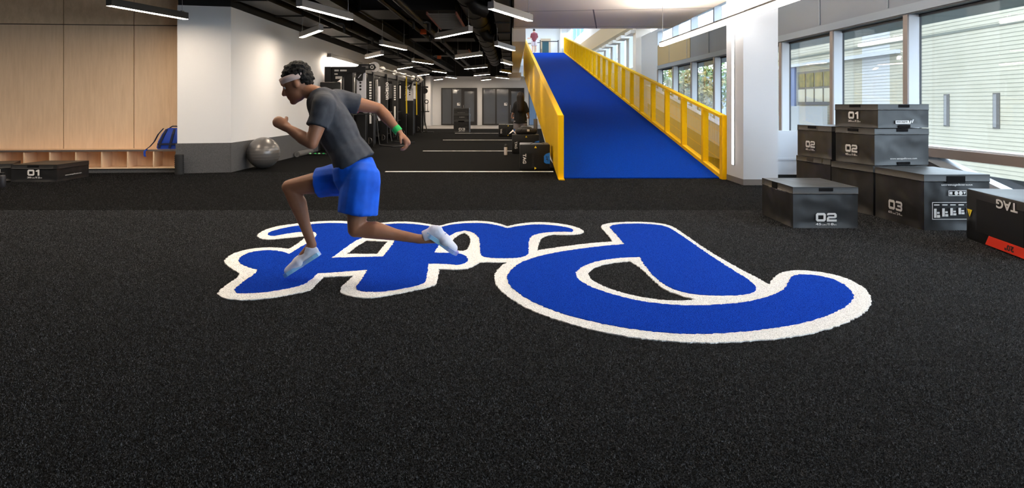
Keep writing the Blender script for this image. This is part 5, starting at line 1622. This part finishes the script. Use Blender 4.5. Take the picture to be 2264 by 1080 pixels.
# ================================================================== PEOPLE
def skin_from(mb, name, m, parent, voxel, smooth=5, factor=0.5, disp=None):
    """fuse overlapping volumes into ONE continuous surface"""
    me = bpy.data.meshes.new(name)
    base = OFF[parent.name]
    me.from_pydata([tuple(Vector(p) - base) for p in mb.v], [], mb.f)
    bm = bmesh.new()
    bm.from_mesh(me)
    bmesh.ops.recalc_face_normals(bm, faces=bm.faces[:])
    bm.to_mesh(me)
    bm.free()
    ob = bpy.data.objects.new('tmp', me)
    C.objects.link(ob)
    r = ob.modifiers.new('r', 'REMESH')
    r.mode = 'VOXEL'
    r.voxel_size = voxel
    s_ = ob.modifiers.new('s', 'SMOOTH')
    s_.factor = factor
    s_.iterations = smooth
    dg = bpy.context.evaluated_depsgraph_get()
    out = bpy.data.meshes.new_from_object(ob.evaluated_get(dg))
    bpy.data.objects.remove(ob)
    out.name = name
    if disp:
        for p in out.vertices:
            p.co += p.normal * disp(p.co)
    out.materials.clear()
    out.materials.append(M[m])
    for p in out.polygons:
        p.use_smooth = True
    return place(name, out, parent, base)

def hand(mb, wr_, d, palm_n, thumb_side, curl=0.7, sc=1.0):
    """open-to-curled hand: wrist, pointing direction, palm normal, side on which the thumb sits"""
    d = Vector(d).normalized()
    n = Vector(palm_n)
    n = (n - d * n.dot(d)).normalized()
    s = Vector(thumb_side)
    s = (s - d * s.dot(d) - n * s.dot(n)).normalized()
    W = Vector(wr_)
    mb.blob(W - d * 0.02 * sc, W + d * 0.075 * sc, 0.034 * sc, 0.043 * sc, 0.55, tuple(n))
    for k, (off, ln) in enumerate(((0.030, 0.95), (0.010, 1.05), (-0.011, 0.98), (-0.031, 0.80))):
        b = W + d * (0.082 - 0.004 * abs(k - 1.2)) * sc + s * off * sc
        a1 = curl * 0.9
        d1 = d * math.cos(a1) + n * math.sin(a1)
        a2 = curl * 2.1
        d2 = d * math.cos(a2) + n * math.sin(a2)
        a3 = curl * 3.0
        d3 = d * math.cos(a3) + n * math.sin(a3)
        p1 = b + d1 * 0.042 * ln * sc
        p2 = p1 + d2 * 0.028 * ln * sc
        p3 = p2 + d3 * 0.020 * ln * sc
        mb.blob(b - d * 0.02 * sc, p1, 0.0105 * sc, 0.0100 * sc, n=10)
        mb.blob(p1, p2, 0.0100 * sc, 0.0092 * sc, n=10)
        mb.blob(p2, p3, 0.0092 * sc, 0.0080 * sc, n=10)
    t0 = W + d * 0.022 * sc + s * 0.026 * sc
    t1 = t0 + (d * 0.55 + s * 0.62 + n * 0.40).normalized() * 0.042 * sc
    t2 = t1 + (d * 0.80 + s * 0.05 + n * 0.55).normalized() * 0.032 * sc
    mb.blob(t0, t1, 0.014 * sc, 0.0115 * sc, n=10)
    mb.blob(t1, t2, 0.0115 * sc, 0.0092 * sc, n=10)

def head(mb, o, f, u, s, sc=1.0):
    """skull, jaw, nose, brow, lips, ears about the centre o; f forward, u up, s one side"""
    R = Matrix((f, s, u)).transposed()
    mb.ell(o + u * 0.015 * sc, 0.098 * sc, 0.077 * sc, 0.108 * sc, 20, 14, R)
    mb.ell(o + f * 0.028 * sc - u * 0.055 * sc, 0.066 * sc, 0.060 * sc, 0.070 * sc, 18, 12, R)
    mb.blob(o + f * 0.040 * sc - u * 0.085 * sc, o + f * 0.070 * sc - u * 0.108 * sc, 0.046 * sc, 0.026 * sc, 1.0, tuple(s))
    mb.blob(o + f * 0.092 * sc + u * 0.002 * sc, o + f * 0.112 * sc - u * 0.038 * sc, 0.010 * sc, 0.017 * sc)
    mb.blob(o + f * 0.086 * sc + u * 0.022 * sc - s * 0.04 * sc, o + f * 0.086 * sc + u * 0.022 * sc + s * 0.04 * sc, 0.014 * sc, 0.014 * sc)
    mb.blob(o + f * 0.088 * sc - u * 0.068 * sc - s * 0.016 * sc, o + f * 0.088 * sc - u * 0.068 * sc + s * 0.016 * sc, 0.011 * sc, 0.011 * sc)
    mb.blob(o + f * 0.086 * sc - u * 0.082 * sc - s * 0.013 * sc, o + f * 0.086 * sc - u * 0.082 * sc + s * 0.013 * sc, 0.011 * sc, 0.011 * sc)
    for k in (1, -1):
        mb.ell(o + s * k * 0.079 * sc - u * 0.012 * sc - f * 0.008 * sc, 0.021 * sc, 0.010 * sc, 0.032 * sc, 12, 8, R)

# ------------------------------------------------------------------ the runner
Y0 = 5.10
def RP(px, py, dy=0.0):
    return at_depth(px, py, Y0 + dy)
run = thing('person', 'runner in charcoal t-shirt and royal blue shorts sprinting across the emblem, leaning forward', 'person', at_floor(640, 618))
pel = RP(786, 392)
chest = RP(728, 262)
upch = RP(716, 232)
neck = RP(700, 212)
hc = RP(657, 188)
fw = V(-0.88, -0.06, -0.36).normalized()
sd = V(0.02, -1, 0.0)
sd = (sd - fw * sd.dot(fw)).normalized()
up = fw.cross(sd)
if up.z < 0:
    up = -up
shL, shR = RP(716, 236, -0.19), RP(748, 226, 0.19)
elL, elR = RP(690, 322, -0.27), RP(838, 244, 0.30)
wrL, wrR = RP(634, 286, -0.17), RP(882, 296, 0.27)
hipL, hipR = RP(800, 402, -0.10), RP(770, 398, 0.10)
knL, knR = RP(786, 512, -0.14), RP(640, 418, 0.11)
anL, anR = RP(925, 533, -0.10), RP(690, 546, 0.10)
b = MB()
S_ = (0, 1, 0)
b.blob(pel, RP(770, 345), 0.125, 0.115, 1.28, S_)
b.blob(RP(770, 345), chest, 0.112, 0.130, 1.25, S_)
b.blob(chest, upch, 0.128, 0.105, 1.40, S_)
b.blob(upch, neck, 0.09, 0.062, 1.1, S_)
b.blob(neck, hc + up * -0.04, 0.060, 0.056)
b.blob(shL, upch + V(0, -0.05, 0), 0.068, 0.085)
b.blob(shR, upch + V(0, 0.05, 0), 0.068, 0.085)
for sh, el, wr_ in ((shL, elL, wrL), (shR, elR, wrR)):
    m_ = sh.lerp(el, 0.45)
    b.blob(sh, m_, 0.064, 0.060)
    b.blob(m_, el, 0.060, 0.043)
    q = el.lerp(wr_, 0.35)
    b.blob(el, q, 0.043, 0.049)
    b.blob(q, wr_, 0.049, 0.029, 0.9, S_)
dl, dr = (wrL - elL).normalized(), (wrR - elR).normalized()
hand(b, wrL + dl * 0.012, dl, V(0.5, 0.6, -0.5), V(0.2, -0.1, 1), 0.75, 1.06)
hand(b, wrR + dr * 0.012, dr, V(-0.8, 0.0, -0.3), V(0.3, -1, 0.3), 0.75, 1.06)
for hp, kn, an in ((hipL, knL, anL), (hipR, knR, anR)):
    m_ = hp.lerp(kn, 0.45)
    b.blob(hp, m_, 0.105, 0.090)
    b.blob(m_, kn, 0.090, 0.058)
    dkn = (an - kn).normalized()
    bk = V(1, 0, 0) - dkn * dkn.x
    if kn is knL:
        bk = V(0, 0, 1) - dkn * dkn.z
    bk.normalize()
    c_ = kn.lerp(an, 0.30) + bk * 0.016
    b.blob(kn, c_, 0.055, 0.065)
    b.blob(c_, kn.lerp(an, 0.62) + bk * 0.006, 0.065, 0.044)
    b.blob(kn.lerp(an, 0.62) + bk * 0.006, an, 0.043, 0.034)
tR, heR = RP(630, 615, 0.10), RP(706, 566, 0.10)
tL, heL = RP(1010, 566, -0.08), RP(943, 520, -0.10)
b.blob(anR, tR.lerp(heR, 0.50) + V(-0.02, 0, 0.045), 0.036, 0.028)
b.blob(anL, tL.lerp(heL, 0.5) + V(0.03, 0, 0.03), 0.036, 0.026)
head(b, hc, fw, up, sd, 1.08)
body = skin_from(b, 'body', 'skin', run, 0.0075, 4)
# clothes
c = MB()
c.blob(RP(786, 366), RP(766, 330), 0.155, 0.140, 1.28, S_, flat0=True)
c.blob(RP(774, 345), chest, 0.135, 0.146, 1.27, S_)
c.blob(chest, upch, 0.146, 0.122, 1.42, S_)
c.blob(upch, upch.lerp(neck, 0.72), 0.115, 0.078, 1.12, S_, flat1=True)
c.blob(shL, upch + V(0, -0.05, 0), 0.084, 0.10)
c.blob(shR, upch + V(0, 0.05, 0), 0.084, 0.10)
c.blob(shL, shL.lerp(elL, 0.58), 0.086, 0.080, flat1=True)
c.blob(shR, shR.lerp(elR, 0.50), 0.086, 0.080, flat1=True)
tsh = skin_from(c, 'tshirt', 'shirt', run, 0.010, 4, disp=lambda p: 0.010 * mnoise.noise(V(p.x * 5 + p.z * 5, p.y * 5, p.z * 9 - p.x * 4)) + 0.004 * mnoise.noise(p * 18))
c = MB()
c.blob(RP(778, 364), pel, 0.150, 0.160, 1.24, S_, flat0=True)
c.blob(hipL, hipL.lerp(knL, 0.70), 0.140, 0.148, 1.0, S_, flat1=True)
c.blob(hipR, hipR.lerp(knR, 0.52), 0.132, 0.118, 1.0, S_, flat1=True)
skin_from(c, 'shorts', 'shorts', run, 0.010, 4, disp=lambda p: 0.012 * mnoise.noise(V(p.x * 9, p.y * 6, p.z * 5)))
# hair, headband, eyes, wristband
R_ = Matrix((fw, sd, up)).transposed()
g = MB().ell(hc + up * 0.062 - fw * 0.022, 0.110, 0.094, 0.098, 26, 18, R_)
g.ell(hc + up * 0.02 - fw * 0.062, 0.070, 0.084, 0.085, 22, 14, R_)
skin_from(g, 'hair', 'hair', run, 0.008, 2, disp=lambda p: 0.012 * mnoise.noise(p * 40) + 0.008 * mnoise.noise(p * 90))
ring = []
for k in range(33):
    a = 2 * math.pi * k / 32
    ring.append(hc + up * (0.040 + 0.008 * math.cos(a)) + fw * (0.108 * math.cos(a)) + sd * (0.092 * math.sin(a)))
vs, fs = [], []
for p in ring[:-1]:
    o_ = (p - hc - up * 0.04).normalized()
    for (e, h_) in ((0.0, -0.024), (0.006, -0.02), (0.006, 0.02), (0.0, 0.024)):
        vs.append(p + o_ * e + up * h_)
n_ = 32
for i in range(n_):
    j = (i + 1) % n_
    for k in range(3):
        fs.append((i * 4 + k, j * 4 + k, j * 4 + k + 1, i * 4 + k + 1))
MB().add(vs, fs).build('headband', 'headband', run, smooth='all')
for k in (1, -1):
    e = MB().ell(hc + fw * 0.083 - up * 0.004 + sd * k * 0.034, 0.015, 0.015, 0.013, 12, 8, R_).build('eye', 'eye', run, smooth='all')
    MB().ell(hc + fw * 0.0955 - up * 0.004 + sd * k * 0.034, 0.005, 0.008, 0.008, 10, 6, R_).build('iris', 'hair', e, smooth='all')
wbp = elR.lerp(wrR, 0.90)
MB().tube(wbp - dr * 0.022, wbp + dr * 0.022, 0.036, 0.035, n=20).build('wristband', 'green', run, smooth=True, label='bright green wristband')
# shoes
def shoe(heel, toe, an, upv):
    d = (toe - heel).normalized()
    upv = Vector(upv)
    upv = (upv - d * upv.dot(d)).normalized()
    sdv = tuple(d.cross(upv))
    ln = (toe - heel).length
    g = MB()
    g.blob(heel + d * 0.035 + upv * 0.040, heel + d * ln * 0.55 + upv * 0.034, 0.048, 0.046, 0.86, sdv)
    g.blob(heel + d * ln * 0.50 + upv * 0.030, toe - d * 0.045 + upv * 0.022, 0.046, 0.032, 1.25, sdv)
    g.blob(heel + d * 0.055 + upv * 0.05, (heel + d * 0.055 + upv * 0.05).lerp(an, 0.72), 0.050, 0.045, 0.9, sdv, flat1=True)
    so = skin_from(g, 'shoe', 'shoe', run, 0.007, 3)
    g = MB()
    pts = [(0.0, 0.036), (0.04, 0.044), (0.14, 0.038), (0.22, 0.050), (0.27, 0.046), (0.30, 0.026), (0.312, 0.004)]
    k = ln / 0.305
    s3 = Vector(sdv)
    outl = [heel + d * (x * k) + s3 * y_ for x, y_ in pts] + [heel + d * (x * k) - s3 * y_ for x, y_ in reversed(pts)]
    g.poly_prism([p - upv * 0.012 for p in outl], upv * 0.030)
    g.build('sole', 'sole', so)
    g = MB()
    for q in (0.42, 0.50, 0.58, 0.66):
        c0 = heel + d * ln * q + upv * (0.078 - 0.03 * (q - 0.42) / 0.24)
        g.tube(c0 - s3 * 0.022, c0 + s3 * 0.022, 0.004, n=6)
    o = g.build('laces', 'sole', so)
    o['kind'] = 'stuff'
    return so
shoe(heR, tR, anR, V(-0.4, 0, 0.9))
shoe(heL, tL, anL, V(0.7, 0.0, -0.0) + V(0, 0, 0.75))

run.location.z += 0.014
# ------------------------------------------------------------------ woman seen from behind beside the foam boxes
YW = 20.4
wo = thing('person', 'woman with long dark hair in a black t-shirt seen from behind near the yellow railing', 'person', (0.24, YW, 0))
x0 = (1150.5 - 1132) / F * YW
def WQ(dx, dy, z):
    return V(x0 + dx, YW + dy, z)
b = MB()
b.blob(WQ(0, 0, 0.92), WQ(0, 0, 1.08), 0.11, 0.095, 1.5, (1, 0, 0))
b.blob(WQ(0, 0, 1.08), WQ(0, 0, 1.36), 0.095, 0.11, 1.4, (1, 0, 0))
b.blob(WQ(0, 0, 1.40), WQ(0, 0, 1.52), 0.06, 0.045)
for k in (-1, 1):
    b.blob(WQ(0.15 * k, 0, 1.37), WQ(0.21 * k, 0.03, 1.12), 0.048, 0.038)
    b.blob(WQ(0.21 * k, 0.03, 1.12), WQ(0.25 * k, 0.18, 1.02), 0.038, 0.026)
    hand(b, WQ(0.25 * k, 0.18, 1.02), V(0.1 * k, 0.8, -0.5), V(-k, 0, -0.3), V(0, 0.3, 1), 0.7, 0.95)
    b.blob(WQ(0.09 * k, 0, 0.90), WQ(0.10 * k, 0.01, 0.50), 0.085, 0.055)
    b.blob(WQ(0.10 * k, 0.01, 0.50), WQ(0.10 * k, -0.02, 0.36), 0.052, 0.054)
    b.blob(WQ(0.10 * k, -0.02, 0.36), WQ(0.10 * k, 0, 0.08), 0.052, 0.034)
head(b, WQ(0, 0.02, 1.60), V(0, 1, 0), V(0, 0, 1), V(1, 0, 0), 0.98)
skin_from(b, 'body', 'skin_light', wo, 0.009, 3)
c = MB()
c.blob(WQ(0, 0, 0.80), WQ(0, 0, 1.10), 0.15, 0.125, 1.42, (1, 0, 0), flat0=True)
c.blob(WQ(0, 0, 1.10), WQ(0, 0, 1.38), 0.125, 0.13, 1.45, (1, 0, 0))
for k in (-1, 1):
    c.blob(WQ(0.13 * k, 0, 1.37), WQ(0.215 * k, 0.02, 1.12), 0.075, 0.068, flat1=True)
skin_from(c, 'tshirt', 'black_cloth', wo, 0.012, 4, disp=lambda p: 0.006 * mnoise.noise(p * 9))
c = MB()
for k in (-1, 1):
    c.blob(WQ(0.09 * k, 0, 0.86), WQ(0.105 * k, 0, 0.62), 0.115, 0.11, flat1=True)
skin_from(c, 'shorts', 'grey_cloth', wo, 0.012, 3)
c = MB().ell(WQ(0, 0.0, 1.63), 0.098, 0.105, 0.115, 20, 14)
c.blob(WQ(0, -0.05, 1.60), WQ(0.0, -0.12, 1.20), 0.10, 0.085, 1.15, (1, 0, 0))
skin_from(c, 'hair', 'hair_brown', wo, 0.010, 2, disp=lambda p: 0.006 * mnoise.noise(V(p.x * 40, p.y * 30, p.z * 4)))
for k in (-1, 1):
    g = MB()
    g.blob(WQ(0.10 * k, -0.05, 0.045), WQ(0.11 * k, 0.13, 0.035), 0.042, 0.036)
    g.v = [(p[0], p[1], max(0.0, p[2])) for p in g.v]
    g.build('shoe', 'shoe', wo, smooth='all')

# ------------------------------------------------------------------ man at the top of the ramp
YM = 50.35
zM = TZ + 0.001
xm = (1181 - 1132) / F * YM
ma = thing('person', 'man in maroon t-shirt and pale shorts standing at the top of the blue ramp', 'person', (xm, YM, zM))
def MQ(dx, dy, z):
    return V(xm + dx, YM + dy, zM + z)
b = MB()
b.blob(MQ(0, 0, 0.98), MQ(0, 0, 1.12), 0.12, 0.11, 1.35, (1, 0, 0))
b.blob(MQ(0, 0, 1.12), MQ(0, 0, 1.42), 0.11, 0.12, 1.5, (1, 0, 0))
b.blob(MQ(0, 0.02, 1.46), MQ(-0.01, 0.04, 1.58), 0.06, 0.055)
for k in (-1, 1):
    b.blob(MQ(0.19 * k, 0, 1.43), MQ(0.24 * k, 0.05, 1.14), 0.055, 0.043)
    b.blob(MQ(0.24 * k, 0.05, 1.14), MQ(0.24 * k - 0.12, 0.26, 1.13), 0.043, 0.03)
    hand(b, MQ(0.24 * k - 0.12, 0.26, 1.13), V(-0.7, 0.6, 0), V(0, -1, 0), V(0, 0, 1), 0.6)
    b.blob(MQ(0.10 * k, 0, 0.94), MQ(0.11 * k, 0.01, 0.50), 0.095, 0.06)
    b.blob(MQ(0.11 * k, 0.01, 0.50), MQ(0.12 * k, -0.02, 0.36), 0.056, 0.06)
    b.blob(MQ(0.12 * k, -0.02, 0.36), MQ(0.12 * k, 0, 0.09), 0.058, 0.036)
head(b, MQ(-0.01, 0.04, 1.67), V(-0.3, 0.95, 0).normalized(), V(0, 0, 1), V(0.95, 0.3, 0).normalized(), 1.05)
skin_from(b, 'body', 'skin_light', ma, 0.010, 3)
c = MB()
c.blob(MQ(0, 0, 0.86), MQ(0, 0, 1.15), 0.155, 0.140, 1.32, (1, 0, 0), flat0=True)
c.blob(MQ(0, 0, 1.15), MQ(0, 0, 1.43), 0.14, 0.135, 1.5, (1, 0, 0))
for k in (-1, 1):
    c.blob(MQ(0.17 * k, 0, 1.43), MQ(0.235 * k, 0.04, 1.17), 0.078, 0.075, flat1=True)
skin_from(c, 'tshirt', 'maroon', ma, 0.013, 4)
c = MB()
for k in (-1, 1):
    c.blob(MQ(0.09 * k, 0, 0.92), MQ(0.115 * k, 0, 0.56), 0.13, 0.115, flat1=True)
skin_from(c, 'shorts', 'pale_shorts', ma, 0.013, 3)
c = MB().ell(MQ(-0.005, 0.025, 1.715), 0.095, 0.105, 0.10, 18, 12)
skin_from(c, 'hair', 'hair_brown', ma, 0.012, 2)
for k in (-1, 1):
    g = MB()
    g.blob(MQ(0.12 * k, -0.05, 0.045), MQ(0.14 * k, 0.15, 0.037), 0.046, 0.040)
    g.v = [(p[0], p[1], max(zM, p[2])) for p in g.v]
    g.build('shoe', 'shoe', ma, smooth='all')
